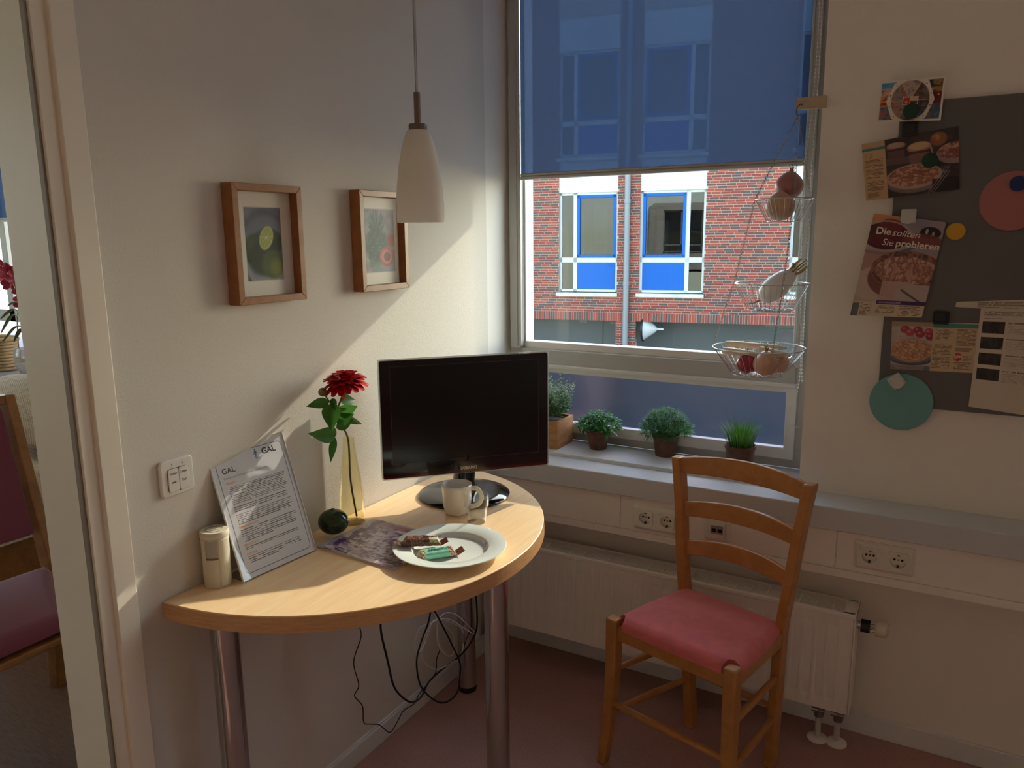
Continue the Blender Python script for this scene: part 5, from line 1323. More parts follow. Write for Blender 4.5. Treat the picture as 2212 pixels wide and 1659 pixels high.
obj('root_tip', G().tube([tuple(mid - ax * L / 2), tuple(mid - ax * (L / 2 + 0.012) + Vector((-0.006, 0, 0.001))), tuple(mid - ax * (L / 2 + 0.022) + Vector((-0.016, 0, 0.004)))], [0.004, 0.0018, 0.0007], 6), mat('dry_stem_straw', (0.3, 0.2, 0.1)), t)
# bottom basket: asparagus and round fruit
M_asp = mat('white_asparagus', (0.74, 0.66, 0.50), 0.5, var=0.12, vscale=40)
for k, (p0, p1, y, dz, lab) in enumerate((((1568, 742), (1700, 752), 0.012, 0.0, 'white asparagus spear lying uppermost across the bottom wire basket'),
                                     ((1562, 752), (1640, 762), -0.030, -0.006, 'thick white asparagus spear behind the red apple in the bottom basket'),
                                     ((1640, 752), (1708, 766), -0.012, -0.004, 'white asparagus spear behind the peach-coloured onions in the bottom basket'))):
    a = at_y(*p0, YBK[2] + y); b = at_y(*p1, YBK[2] + y); a.z += dz; b.z += dz; r = 0.0095 if k == 0 else 0.0105
    t = thing('asparagus_spear', lab, 'asparagus', tuple((a + b) / 2))
    obj('stalk', G().tube([tuple(a), tuple(a * 0.9 + b * 0.1), tuple(a * 0.5 + b * 0.5), tuple(a * 0.12 + b * 0.88), tuple(b)], [r * 0.8, r, r * 0.95, r * 0.8, r * 0.25], 14), M_asp, t, smooth=70)
    x = (b - a).normalized(); g = G()
    for j in range(7):
        c_ = a + (b - a) * (0.25 + 0.1 * j); q = j * 2.2; o_ = x.orthogonal() * math.cos(q) + x.cross(x.orthogonal()) * math.sin(q)
        g.tube([tuple(c_ + o_ * r * 0.86), tuple(c_ + o_ * r * 0.98 + x * 0.007)], [0.0034, 0.0006], 6, sq=0.4)
    obj('scales', g, M_asp, t, kind='stuff')
M_apple = mat('red_apple_skin', (0.40, 0.030, 0.045), 0.25, var=0.45, vscale=10, coat=0.35)
M_peach = mat('peach_onion_skin', (0.70, 0.42, 0.27), 0.35, var=0.35, vscale=9, coat=0.2)
s1 = dep(ctr[2]) / F_PX
c = at_y(1614, 780, YBK[2] - 0.028); r = 23 * s1; o = bulb('apple', 'red apple lying at the left of the bottom wire basket', 'fruit', Vector((c.x, c.y, bfloor(2) + r * 0.93)), r, 0.93, M_apple, True)
o['label'] = 'dark red apple lying among the asparagus in the bottom wire basket'
c = at_y(1655, 776, YBK[2] - 0.040); r = 27 * s1; bulb('onion', 'larger peach-coloured onion at the front of the bottom wire basket', 'onion', Vector((c.x, c.y, bfloor(2) + r * 0.95)), r, 0.95, M_peach, True)
c = at_y(1678, 780, YBK[2] + 0.020); r = 24 * s1; bulb('onion', 'smaller peach-coloured onion tucked behind the larger one in the bottom basket', 'onion', Vector((c.x + 0.004, c.y, bfloor(2) + r * 0.95)), r, 0.95, M_peach, False)

# ================================================================== plants on the sill
SZ2 = 0.757
def foliage(g, c, n, R, zlo, zhi, leaf_l, leaf_w, up=0.5, seed=1, droop=0.3, per=1):
    r_ = random.Random(seed)
    for i in range(n):
        a = r_.uniform(0, 2 * math.pi); q = math.sqrt(r_.random()) * R; z = zlo + (zhi - zlo) * (1 - (q / R) ** 2 * 0.6) * r_.random() ** 0.55
        o = Vector((c[0] + q * math.cos(a), c[1] + q * math.sin(a), z))
        for k in range(per):
            b = a + r_.uniform(-1.3, 1.3) + k * 2.1; el = r_.uniform(up - 0.6, up + 0.6)
            x = Vector((math.cos(b) * math.cos(el), math.sin(b) * math.cos(el), math.sin(el))); y = x.cross(Vector((0, 0, 1))); y = y.normalized() if y.length > 1e-3 else Vector((1, 0, 0)); zz = y.cross(x)
            L = leaf_l * r_.uniform(0.7, 1.25); w = leaf_w * r_.uniform(0.8, 1.2)
            p1 = o + x * L * 0.45 - Vector((0, 0, droop * L * 0.1)); p2 = o + x * L - Vector((0, 0, droop * L * 0.5))
            g.add([o, p1 + y * w / 2 + zz * w * .15, p2, p1 - y * w / 2 + zz * w * .15, p1], [(0, 4, 1), (1, 4, 2), (0, 3, 4), (4, 3, 2)])
def pot(t, c, rt, rb_, h, m, rim=0.012):
    prof = [(0.0005, 0.001), (rb_, 0.0), (rb_ + 0.0005, 0.002), (rt * 0.93, h - rim), (rt * 0.99, h - rim + 0.001), (rt, h - 0.001), (rt * 0.985, h), (rt * 0.90, h - 0.001), (rt * 0.86, h - 0.010), (0.0005, h - 0.011)]
    obj('pot', G().lathe(prof, 36, c), m, t, smooth=40)
    obj('soil', G().lathe([(rt * 0.88, h - 0.011), (rt * 0.5, h - 0.008), (0.0005, h - 0.007)], 20, c), mat('soil', (0.035, 0.022, 0.014), 0.95), t)
M_terra = mat('brown_terracotta', (0.125, 0.058, 0.036), 0.8, var=0.35, vscale=40, bump=0.1, bscale=80)
def potted(label, px, top_w, bot_w, h_px, builder):
    c = PZ(px[0], px[1], SZ2); s1 = dep(c) / F_PX; c[2] = SZ2
    t = thing('potted_plant', label, 'plant', tuple(c), 'small green plants in brown pots on the sill')
    h = zline(px[0], px[1] - h_px, c[0], c[1]) - SZ2; rt = top_w / 2 * s1
    pot(t, tuple(c), rt, bot_w / 2 * s1, h, M_terra)
    builder(t, c, s1, h, rt)
def fern_a(t, c, s1, h, rt):
    g = G(); foliage(g, (c[0], c[1]), 330, 44 * s1, SZ2 + h * 0.80, SZ2 + h + 42 * s1, 0.026, 0.0095, 0.30, 3, 0.7, 2)
    obj('foliage', g, leaf_mat('leaf_bright', (0.050, 0.20, 0.045), 0.3, 0.4), t, kind='stuff')
    g = G(); r_ = random.Random(4)
    for i in range(30): a = r_.uniform(0, 6.28); q = r_.uniform(0.2, 1) * 40 * s1; g.tube([(c[0] + 0.01 * math.cos(a), c[1] + 0.01 * math.sin(a), SZ2 + h - 0.008), (c[0] + q * .6 * math.cos(a), c[1] + q * .6 * math.sin(a), SZ2 + h + 24 * s1), (c[0] + q * math.cos(a), c[1] + q * math.sin(a), SZ2 + h + 26 * s1)], 0.0008, 5)
    obj('stems', g, M_stem, t, kind='stuff')
def fern_b(t, c, s1, h, rt):
    g = G(); foliage(g, (c[0], c[1]), 620, 52 * s1, SZ2 + h * 0.80, SZ2 + h + 58 * s1, 0.024, 0.0034, 0.35, 8, 0.4, 5)
    obj('foliage', g, leaf_mat('leaf_needle', (0.06, 0.18, 0.055), 0.3, 0.4), t, kind='stuff')
    g = G(); r_ = random.Random(5)
    for i in range(40): a = r_.uniform(0, 6.28); q = r_.uniform(0.2, 1) * 50 * s1; g.tube([(c[0] + 0.01 * math.cos(a), c[1] + 0.01 * math.sin(a), SZ2 + h - 0.008), (c[0] + q * .6 * math.cos(a), c[1] + q * .6 * math.sin(a), SZ2 + h + 30 * s1), (c[0] + q * math.cos(a), c[1] + q * math.sin(a), SZ2 + h + 30 * s1)], 0.0008, 5)
    obj('stems', g, M_stem, t, kind='stuff')
def grass(t, c, s1, h, rt):
    g = G(); r_ = random.Random(6)
    for i in range(330):
        a = r_.uniform(0, 6.28); q = math.sqrt(r_.random()) * rt * 0.8; lean = q / rt * 0.9 + r_.uniform(0, .25); H_ = r_.uniform(0.75, 1.12) * 54 * s1
        b = Vector((c[0] + q * math.cos(a), c[1] + q * math.sin(a), SZ2 + h - 0.008)); d_ = Vector((math.cos(a), math.sin(a), 0)); y = Vector((-d_.y, d_.x, 0)); w = 0.0022
        m1 = b + Vector((0, 0, H_ * .55)) + d_ * lean * H_ * .25; tp = b + Vector((0, 0, H_)) + d_ * lean * H_ * .75
        g.add([b - y * w / 2, b + y * w / 2, m1 + y * w / 2, m1 - y * w / 2, tp], [(0, 1, 2, 3), (3, 2, 4)])
    obj('grass_blades', g, leaf_mat('grass_green', (0.045, 0.13, 0.018), 0.3, 0.4), t, kind='stuff')
potted('bushy broad-leaved green plant in a small brown pot next to the wooden box', (1292, 968), 54, 36, 42, fern_a)
potted('fine needle-leaved green plant in a brown pot on the sill', (1437, 983), 58, 42, 46, fern_b)
potted('short upright green grass in a low brown pot behind the chair', (1597, 1012), 66, 52, 52, grass)
# wooden box planter behind the television
a = PZ(1187, 970, SZ2); b = PZ(1247, 947, SZ2)
bx1 = b[0] + 0.004; by0, by1 = 0.006, 0.138; bx0 = bx1 - 0.20
hb = zline(1247, 890, b[0], b[1]) - SZ2
t = thing('planter_box', 'wooden box planter with a bushy variegated plant behind the television', 'plant', ((bx0 + bx1) / 2, (by0 + by1) / 2, SZ2))
M_box = wood('planter_wood', '#9a6a3a', '#bd8c55', (1, 1, 6), 0.6, 10, 0.0, 0.1)
th_ = 0.009
for q in ((bx0, by0, bx1, by0 + th_), (bx0, by1 - th_, bx1, by1), (bx0, by0 + th_, bx0 + th_, by1 - th_), (bx1 - th_, by0 + th_, bx1, by1 - th_)): obj('box_board', G().box(q[0], q[1], SZ2, q[2], q[3], SZ2 + hb), M_box, t, bevel=0.0015)
obj('box_bottom', G().box(bx0 + th_, by0 + th_, SZ2 + 0.001, bx1 - th_, by1 - th_, SZ2 + 0.01), M_box, t)
obj('soil', G().box(bx0 + th_, by0 + th_, SZ2 + 0.01, bx1 - th_, by1 - th_, SZ2 + hb - 0.012), _mats['soil'], t)
ztop = zline(1205, 800, (bx0 + bx1) / 2, 0.07)
g = G(); g2 = G(); r_ = random.Random(12)
for i in range(300):
    x0 = r_.uniform(bx0 + 0.012, bx1 - 0.012); y0 = r_.uniform(by0 + 0.012, by1 - 0.012)
    ex = (x0 - (bx0 + bx1) / 2) / 0.1; ey = (y0 - (by0 + by1) / 2) / 0.066
    zt_ = SZ2 + hb + (ztop - SZ2 - hb) * r_.uniform(0.45, 1.0) * (1 - 0.22 * max(abs(ex), abs(ey)))
    x1 = x0 + ex * 0.022 + r_.uniform(-.008, .008); y1 = y0 + ey * 0.016 + r_.uniform(-.008, .008)
    for k in range(9):
        f = 0.25 + 0.75 * k / 8; o = Vector((x0 + (x1 - x0) * f, y0 + (y1 - y0) * f, SZ2 + hb - 0.01 + (zt_ - SZ2 - hb + 0.01) * f))
        for m_ in range(2):
            b_ = r_.uniform(0, 6.28); el = r_.uniform(0.0, 0.9); x = Vector((math.cos(b_) * math.cos(el), math.sin(b_) * math.cos(el), math.sin(el))); y = x.cross(Vector((0, 0, 1))).normalized(); L = r_.uniform(0.010, 0.018) * (1.15 - 0.4 * f); w = L * 0.55
            p1 = o + x * L * .5
            (g2 if (f > 0.8 and r_.random() < 0.65) or r_.random() < 0.12 else g).add([o, p1 + y * w / 2, o + x * L, p1 - y * w / 2], [(0, 1, 2), (0, 2, 3)])
obj('foliage', g, leaf_mat('leaf_greygreen', (0.08, 0.17, 0.085), 0.3, 0.4), t, kind='stuff')
obj('pale_foliage', g2, leaf_mat('leaf_pale', (0.36, 0.43, 0.36), 0.3, 0.2), t, kind='stuff')

# ================================================================== cables under the table
M_cab = mat('black_cable', (0.010, 0.009, 0.009), 0.45); M_cabw = mat('grey_white_cable', (0.74, 0.76, 0.79), 0.4)
def cable(label, pts, r, m, closed=False):
    P_ = [PX(px, py, x) for px, py, x in pts]; P_ = [(q[0], q[1], min(q[2], TZ - TTH - r)) for q in P_]
    g = G().tube(catmull(P_, 8, closed), r, 8, closed=closed)
    return tag(obj('cable', g, m, smooth=70), label, 'cable')
cable('thin wavy black cable hanging from the table down to the floor', [(773, 1345, .10), (780, 1375, .09), (764, 1430, .08), (775, 1480, .08), (766, 1503, .08), (783, 1525, .08), (786, 1560, .07), (800, 1564, .06), (820, 1566, .05), (842, 1582, .04), (858, 1560, .03), (872, 1535, .025), (895, 1520, .02), (905, 1500, .02), (930, 1470, .02), (942, 1450, .015), (943, 1425, .012), (950, 1405, .010)], 0.0016, M_cab)
cable('thick black cable drooping in a wide loop beneath the table', [(822, 1335, .14), (824, 1370, .14), (838, 1430, .13), (850, 1480, .12), (868, 1505, .11), (890, 1517, .10), (910, 1505, .09), (925, 1475, .08), (950, 1450, .08), (985, 1424, .09), (1012, 1395, .12), (1030, 1355, .13), (1028, 1280, .13)], 0.0031, M_cab)
cable('black cable hanging in a tall oval loop around the white cable coil', [(932, 1310, .12), (925, 1345, .13), (907, 1395, .14), (900, 1430, .14), (905, 1470, .14), (918, 1495, .14), (945, 1516, .13), (968, 1515, .12), (988, 1495, .11), (994, 1455, .10), (993, 1430, .10), (975, 1390, .11), (955, 1350, .12), (936, 1315, .12)], 0.0027, M_cab)
cable('coiled grey-white cable bundle hanging under the table', [(938, 1322, .10), (940, 1336, .10), (930, 1346, .10), (905, 1358, .11), (895, 1395, .12), (900, 1408, .12), (913, 1400, .11), (935, 1345, .10), (960, 1340, .09), (998, 1360, .09), (1000, 1400, .09), (985, 1425, .09), (945, 1446, .09), (915, 1430, .10), (912, 1390, .11), (930, 1350, .11), (943, 1345, .10), (946, 1390, .10), (965, 1416, .10), (980, 1410, .09), (978, 1370, .09), (950, 1340, .10), (975, 1340, .10), (1010, 1362, .11), (1034, 1375, .12), (1015, 1355, .11), (985, 1328, .10), (962, 1324, .10), (951, 1333, .10)], 0.0018, M_cabw)
# ================================================================== magnetic board with notes on the right-hand wall
BY = -0.012
c0 = PY(1889, 878, BY); ztopb = PY(2120, 208, BY)[2]
bx0 = (PY(1948, 265, BY)[0] + c0[0]) / 2; zb_ = (c0[2] + PY(2095, 885, BY)[2]) / 2
t = thing('magnetic_board', 'large dark grey magnetic board on the wall beside the window', 'board', (bx0 + 0.4, 0, zb_))
obj('board_panel', G().box(bx0, BY, zb_, bx0 + 0.66, -0.003, ztopb), mat('board_grey', (0.13, 0.125, 0.115), 0.5), t, bevel=0.001)
obj('spacer', G().box(bx0 + 0.05, -0.003, zb_ + 0.05, bx0 + 0.60, -0.0005, ztopb - 0.05), M_black, t)
def sheet_px(name, label, cat, px, off, nx, ny, fn, bg='#e8e0d0', group='notes pinned to the magnetic board', rough=0.5):
    """px: bottom-left, bottom-right, top-right, top-left; off: distances from the board of those corners"""
    offs = off if isinstance(off, (list, tuple)) else [off] * 4
    cs = [PY(x, y, BY - o) for (x, y), o in zip(px, offs)]
    o = printed(name, cs, nx, ny, fn, None, print_mat('note_paper', rough), 0.0003, bg)
    tag(o, label, cat, group)
    return o, cs
def lp(cs, u, v):
    a, b, c, d = cs; return (a * (1 - u) + b * u) * (1 - v) + (d * (1 - u) + c * u) * v
def text_on(s, size, m, cs, u, v, parent, lift=0.0005, **k):
    """lettering printed on a sheet: every point follows the sheet's own curve"""
    me = text_mesh(s, size, m, **k); W_ = np.linalg.norm(cs[1] - cs[0]); H_ = np.linalg.norm(cs[3] - cs[0])
    n = np.cross(cs[1] - cs[0], cs[3] - cs[0]); n = n / np.linalg.norm(n)
    for vt in me.vertices: vt.co = Vector(lp(cs, u + vt.co.x / W_, v + vt.co.y / H_) + n * (lift + vt.co.z))
    link(bpy.data.objects.new('lettering', me), parent)
def sheet_frame(cs, u, v, lift=0.0004):
    o = lp(cs, u, v); x = Vector(cs[1] - cs[0]).normalized(); y = Vector(cs[3] - cs[0]); y = (y - x * y.dot(x)).normalized()
    n = x.cross(y); return frame(Vector(o) + n * lift, x, y)
def speck(P, mask, cols, sc, seed):
    n = fbm(P.U * sc, P.V * sc, seed); n = (n - n.min()) / (n.max() - n.min() + 1e-9); C_ = np.array([rgb(c) for c in cols]); k = n * (len(cols) - 1); i = np.clip(k.astype(int), 0, len(cols) - 2); f = (k - i)[..., None]
    P.put(mask.astype(float), C_[i] * (1 - f) + C_[i + 1] * f)
# postcard with a round window motif
def postcard(P):
    P.rect(0, 0, 1, 1, '#e9e2d4'); U, V = P.U, P.V; e = .03
    inn = (U > e) & (U < 1 - e) & (V > e * 1.5) & (V < 1 - e * 1.5)
    left = inn & (U < .5); right = inn & (U >= .5)
    speck(P, left & (V > .82), ('#2f7fae', '#5fa3c4'), 4, 1); speck(P, left & (V > .62) & (V <= .82), ('#7a5a48', '#d8a98a', '#caa08c', '#3a4048'), 16, 2)
    speck(P, left & (V > .36) & (V <= .62), ('#3a1a20', '#c0502e', '#e08a4a', '#30151a'), 9, 3); speck(P, left & (V <= .36), ('#4a2a2a', '#a8604a', '#6a7f96', '#23161a'), 12, 4)
    speck(P, right & (V > .72), ('#2f6f9a', '#1c2430', '#b0883a', '#23364a'), 8, 5); speck(P, right & (V > .66) & (V <= .78), ('#caa23a', '#8a6a2a', '#1c1812'), 12, 9)
    speck(P, right & (V > .40) & (V <= .66), ('#3a1030', '#7a1c1c', '#2a0a10'), 7, 6); P.ell(.92, .60, .015, .02, '#ffb060', 1, .6)
    speck(P, right & (V <= .40), ('#6f8f9a', '#2f5a78', '#8a6a5a', '#2c1a2a'), 12, 7)
    ar = .62; dx = U - .495; dy = (V - .5) * ar; rr = np.hypot(dx, dy); an = np.arctan2(dy, dx)
    octd = np.maximum.reduce([np.abs(dx * math.cos(k * math.pi / 4 + math.pi / 8) + dy * math.sin(k * math.pi / 4 + math.pi / 8)) for k in range(4)])
    P.put((octd < .345) & inn | (octd < .345), '#e4dccb')
    cir = rr < .295
    for k in range(6):
        m = cir & (((an + math.pi) / (2 * math.pi) * 6).astype(int) == k)
        speck(P, m, (('#3f7390', '#b58a70', '#6a4a40'), ('#20303c', '#8a6a58', '#4f86a0'), ('#b08a78', '#3a3034', '#6a90a8'), ('#5a8ab0', '#7a5038', '#2a3038'), ('#86a8b4', '#c0a090', '#5a5a58'), ('#3d78a8', '#b08060', '#7a5a50'))[k], 14, 20 + k)
        a = k * math.pi / 3 - math.pi; P.line(.495, .5, .495 + .295 * math.cos(a), .5 + .295 * math.sin(a) / ar, .0035, '#d8d2c4', ar)
    P.put((.006 - np.abs(rr - .297)) / .003, '#d0c8ba')
    P.rect(.38, .395, .62, .585, '#e6d6c0'); P.rect(.39, .41, .49, .57, '#c83a1c'); P.rect(.50, .49, .61, .57, '#d6b088'); P.rect(.50, .41, .61, .485, '#5a3a30'); P.ell(.44, .46, .02, .03, '#f0a050', 1, .6)
    for k in range(12):
        a = k * math.pi / 6 + .26; P.ell(.495 + .325 * math.cos(a), .5 + .325 * math.sin(a) / ar, .009, .0145, '#2a2420', 1, .4)
    return P
_pc, _ = sheet_px('postcard', 'colourful postcard with a round picture wheel above the recipe cuttings', 'postcard', ((1893, 264), (2032, 260), (2044, 164), (1902, 177)), (.010, .008, .012, .016), 170, 120, postcard)
# recipe cutting with pie dishes and glasses
def pies(P):
    P.rect(0, 0, 1, 1, '#3a302c'); U, V = P.U, P.V
    speck(P, U >= .245, ('#2a2220', '#4a3c36', '#352a28', '#57463e'), 7, 3)
    P.put(((V > .55) & (V < .66) & (U > .245) & (U < .5)).astype(float), '#6a5450', .8)
    P.ell(.36, .86, .105, .065, '#8a7464', .9, .15); P.ell(.36, .875, .092, .05, '#b09880', 1, .2); P.put((np.abs(V - .80) < .022) & (np.abs(U - .36) < .10), '#5a1c1c', .9); P.rect(.275, .60, .445, .785, '#6d4f48', .8)
    P.ell(.60, .78, .125, .09, '#9c8470', 1, .1); P.ell(.60, .80, .11, .06, '#c9a47c', 1, .2); P.put((np.abs(V - .70 - .02 * (U - .6)) < .022) & (np.abs(U - .60) < .115), '#5e1d20', .9); P.rect(.495, .50, .705, .68, '#8f6b58', .75)
    P.line(.72, .74, .74, .62, .012, '#a89a90', .7)
    P.ell(.80, .86, .085, .11, '#8e5a34', 1, .2); P.ell(.775, .885, .04, .05, '#b98a40', .9, .6); P.ell(.75, .85, .03, .05, '#a24440', .7, .6)
    P.ell(.97, .60, .20, .17, '#9a8480', 1, .05); m = ((U - .97) / .18) ** 2 + ((V - .64) / .13) ** 2 < 1; speck(P, m, ('#a87a66', '#c39a80', '#7a3a34', '#b58a74'), 26, 8)
    P.ell(.53, .24, .295, .20, '#7f6e6a', 1, .04); P.ell(.53, .31, .295, .205, '#b39884', 1, .04); m = ((U - .53) / .268) ** 2 + ((V - .325) / .175) ** 2 < 1; speck(P, m, ('#a98066', '#d2aa88', '#8a4a3a', '#caa080', '#b98f74'), 22, 9)
    for k in range(40):
        a = math.pi + math.pi * k / 40; P.line(.53 + .292 * math.cos(a), .31 + .2 * math.sin(a), .53 + .29 * math.cos(a), .21 + .18 * math.sin(a), .003, '#5f504e', .7, .5)
    P.put(((V < .22) & (U > .72)).astype(float), '#15100f', .8)
    for k in range(3): P.line(.66 + .03 * k, -.02, .84 + .035 * k, .33, .005, '#9a8c84', .7, .9)
    for k in range(4): P.line(.80 + .022 * k, .30, .83 + .025 * k, .40, .004, '#a4968e', .7, .9)
    P.rect(0, 0, .245, 1, '#c9a77c'); P.rect(0, .855, .245, .905, '#3f7f74'); P.rows(.03, .14, .72, .82, 7, '#5c4630', .7, 2, .5, .5, .04)
    for k, (a, b) in enumerate(((.565, .70), (.375, .53), (.155, .335))): P.rows(.025, .225, a, b, 8, '#42301f', .85, 5 + k, .12, .5, .04)
    P.rows(.025, .18, .04, .13, 5, '#5a4630', .75, 11, .4, .5, .04); return P
sheet_px('recipe_cutting', 'recipe cutting showing a pie dish and two filled glasses', 'recipe', ((1871, 434), (2073, 409), (2071, 272), (1861, 312)), (.012, .006, .006, .014), 230, 170, pies)
# recipe leaflet with cake and lettering
def cake(P):
    P.rect(0, 0, 1, 1, '#b08a80'); U, V = P.U, P.V
    speck(P, V > .65, ('#8a8490', '#9a8c92', '#b4a4a4'), 3, 1); P.put((V > .93) & (U < .36), '#c98a58', 1)
    P.ell(.25, .80, .33, .13, '#4a1420', 1, .06); P.ell(.28, .90, .17, .07, '#7a2c34', .9, .2); P.ell(.25, .765, .29, .07, '#6a1c28', .8, .2); P.put((np.abs(np.hypot((U - .25) / .345, (V - .80) / .145) - 1) < .05), '#b5a49c', .8)
    P.put((np.abs(np.hypot((U - .2) / .55, (V - .83) / .20) - 1) < .05) & (V < .78), '#5c5a66', .9)
    P.ell(.83, .875, .14, .06, '#15100f', 1, .12); P.ell(.78, .885, .02, .03, '#d8d0c8', .8, .5); P.ell(.87, .865, .02, .025, '#c8c0b8', .8, .5); P.ell(.75, .79, .28, .07, '#7c3a34', .9, .2)
    P.put((V > .13) & (V < .66), '#a8867c', .6); P.ell(.50, .30, .62, .23, '#b9a496', 1, .04); P.ell(.50, .33, .60, .20, '#c4b0a2', 1, .05)
    P.ell(.62, .40, .50, .22, '#7e4a3c', 1, .05); P.ell(.63, .47, .49, .18, '#8e5a48', 1, .05); m = ((U - .63) / .45) ** 2 + ((V - .475) / .155) ** 2 < 1; speck(P, m, ('#a07462', '#c9a08a', '#8a5644', '#d4b09a', '#b58a76'), 17, 6)
    m = (((U - .63) / .49) ** 2 + ((V - .49) / .185) ** 2 < 1) & (((U - .63) / .43) ** 2 + ((V - .475) / .145) ** 2 > 1); speck(P, m, ('#6e3a32', '#a0705e', '#4a2824', '#b88a78'), 30, 7)
    P.put(((U - .30) * .55 + (V - .16) > 0) & ((.66 - U) * .45 + (.40 - V) > .0) & (V < .36) & (U > .34), '#c0a090', .95); P.put(((U - .62) * -.42 + (V - .335) < 0) & (U > .55) & (V > .10) & (V < .34) & ((U - .62) * -.62 + (V - .31) < 0), '#b8a89e', .95)
    P.put((np.abs((U - .70) * .42 + (V - .25)) < .012) & (U > .62), '#4a3c40', .8)
    P.rect(0, 0, 1, .145, '#d2bfa0'); P.put((V < .13) & (U < .10), '#5a6068', .9); P.rect(.33, .125, 1, .165, '#41245a')
    P.rows(.12, .29, .01, .135, 9, '#4a3a2c', .8, 2, .35, .5, .05); P.rows(.345, .62, .035, .115, 6, '#4a3a2c', .85, 3, .1, .5, .05); P.rows(.66, .96, .01, .115, 7, '#4a3a2c', .85, 4, .1, .5, .05); P.rows(.36, .72, .13, .158, 1, '#b9a6c8', .8, 6, .1, .6, .04)
    return P
o, cs = sheet_px('recipe_leaflet', 'recipe leaflet with a cut almond cake under white lettering', 'recipe', ((1836, 681), (1991, 686), (2044, 480), (1888, 461)), (.016, .008, .006, .010), 200, 270, cake)
M_let = mat('cream_lettering', (0.78, 0.70, 0.58), 0.5)
text_on('Die', 0.0265, M_let, cs, .085, .815, o, bold=0.0006); text_on('sollten', 0.0255, M_let, cs, .315, .812, o, shear=0.25, bold=0.0001)
text_on('Sie', 0.0255, M_let, cs, .20, .712, o, shear=0.2); text_on('probieren', 0.0265, M_let, cs, .40, .712, o, bold=0.0006)
# recipe cutting with apples
def apples(P):
    P.rect(0, 0, 1, 1, '#c3ab8c'); U, V = P.U, P.V; w = .485
    speck(P, U < w, ('#a8988c', '#c0aea0', '#8f8478'), 4, 2); P.put((U < w) & (V > .90), '#a08468', .8)
    for k, (x, y) in enumerate(((.16, .84), (.22, .78), (.31, .83), (.34, .75), (.44, .80), (.46, .70))): P.ell(x, y, .055, .075, ('#a03440', '#b54a50', '#96303a')[k % 3], 1, .15); P.ell(x - .015, y + .02, .018, .02, '#d89a94', .7, .7)
    P.ell(.245, .22, .25, .12, '#4a4c56', 1, .08); P.ell(.245, .25, .24, .11, '#6a6e7a', 1, .06); P.ell(.245, .40, .245, .24, '#b98a68', 1, .03); m = ((U - .245) / .235) ** 2 + ((V - .41) / .21) ** 2 < 1; speck(P, m & (U < w), ('#b58660', '#d4aa84', '#a06a4a', '#e0bd98', '#8a5038'), 26, 4)
    P.put((U < w) & (V < .10), '#6c6a72', .6); P.line(0.0, .16, .10, .02, .006, '#b5aca4', .6, .8); P.ell(.44, .04, .03, .06, '#4a7486', .8, .3)
    P.put(U >= w, '#c9b08c', 1); P.rect(w, .90, 1, .985, '#3d8a78')
    P.rows(.52, .72, .64, .87, 9, '#4a3a28', .8, 2, .45, .5, .03); P.rows(.50, .72, .34, .56, 8, '#4a3a28', .85, 3, .1, .5, .03); P.rows(.50, .72, .06, .31, 9, '#4a3a28', .85, 4, .1, .5, .03)
    P.rows(.76, .98, .54, .88, 13, '#4a3a28', .85, 5, .1, .5, .03); P.rows(.76, .95, .42, .50, 4, '#4a3a28', .8, 6, .2, .5, .03); P.rows(.85, .97, .23, .34, 5, '#4a3a28', .85, 7, .1, .5, .03); P.rows(.76, .97, .06, .21, 6, '#4a3a28', .85, 8, .1, .5, .03)
    P.ell(.795, .31, .048, .085, '#b8323c', 1, .05); return P
o, cs = sheet_px('recipe_cutting', 'recipe cutting with red apples and a round flan', 'recipe', ((1923, 797), (2103, 806), (2118, 699), (1927, 694)), .004, 230, 150, apples)
text_on('TIPP!', 0.0125, M_let, cs, .795, .275, o, align='CENTER', sx=0.75, bold=0.0002)
# large printed page with four small photographs
def page(P):
    P.rect(0, 0, 1, 1, '#cfc2ae'); U, V = P.U, P.V
    P.rows(.05, 1.0, .925, .975, 5, '#4a4038', .8, 2, .05, .5, .02); P.rows(.05, .30, .895, .91, 1, '#5a5048', .7, 3, .05, .6, .02)
    for k in range(4):
        y1 = .872 - k * .156; x0 = .045
        m = (U > x0) & (U < x0 + .30) & (V < y1) & (V > y1 - .115); speck(P, m, ('#0e0d0d', '#1a1817', '#3a3834', '#121110', '#6a655c'), 9, 30 + k)
        P.rows(.38, .99, y1 - .025, y1, 1, '#4a4440', .8, 7 + k, .3, .5, .02); P.rows(.38, .99, y1 - .12, y1 - .03, 6, '#857a6c', .6, 12 + k, .15, .45, .02)
    return P
sheet_px('printed_page', 'large white printed page with four small dark photographs', 'paper', ((2092, 878), (2262, 905), (2290, 668), (2119, 666)), (.007, .012, .010, .007), 200, 260, page)
def strip(P):
    P.rect(0, 0, 1, 1, '#cdbfa6'); P.rows(.25, .98, .1, .9, 3, '#5a5044', .7, 4, .1, .5, .02); return P
sheet_px('paper_strip', 'torn strip of newspaper above the printed page', 'paper', ((2064, 663), (2262, 676), (2262, 646), (2066, 652)), .003, 120, 20, strip)
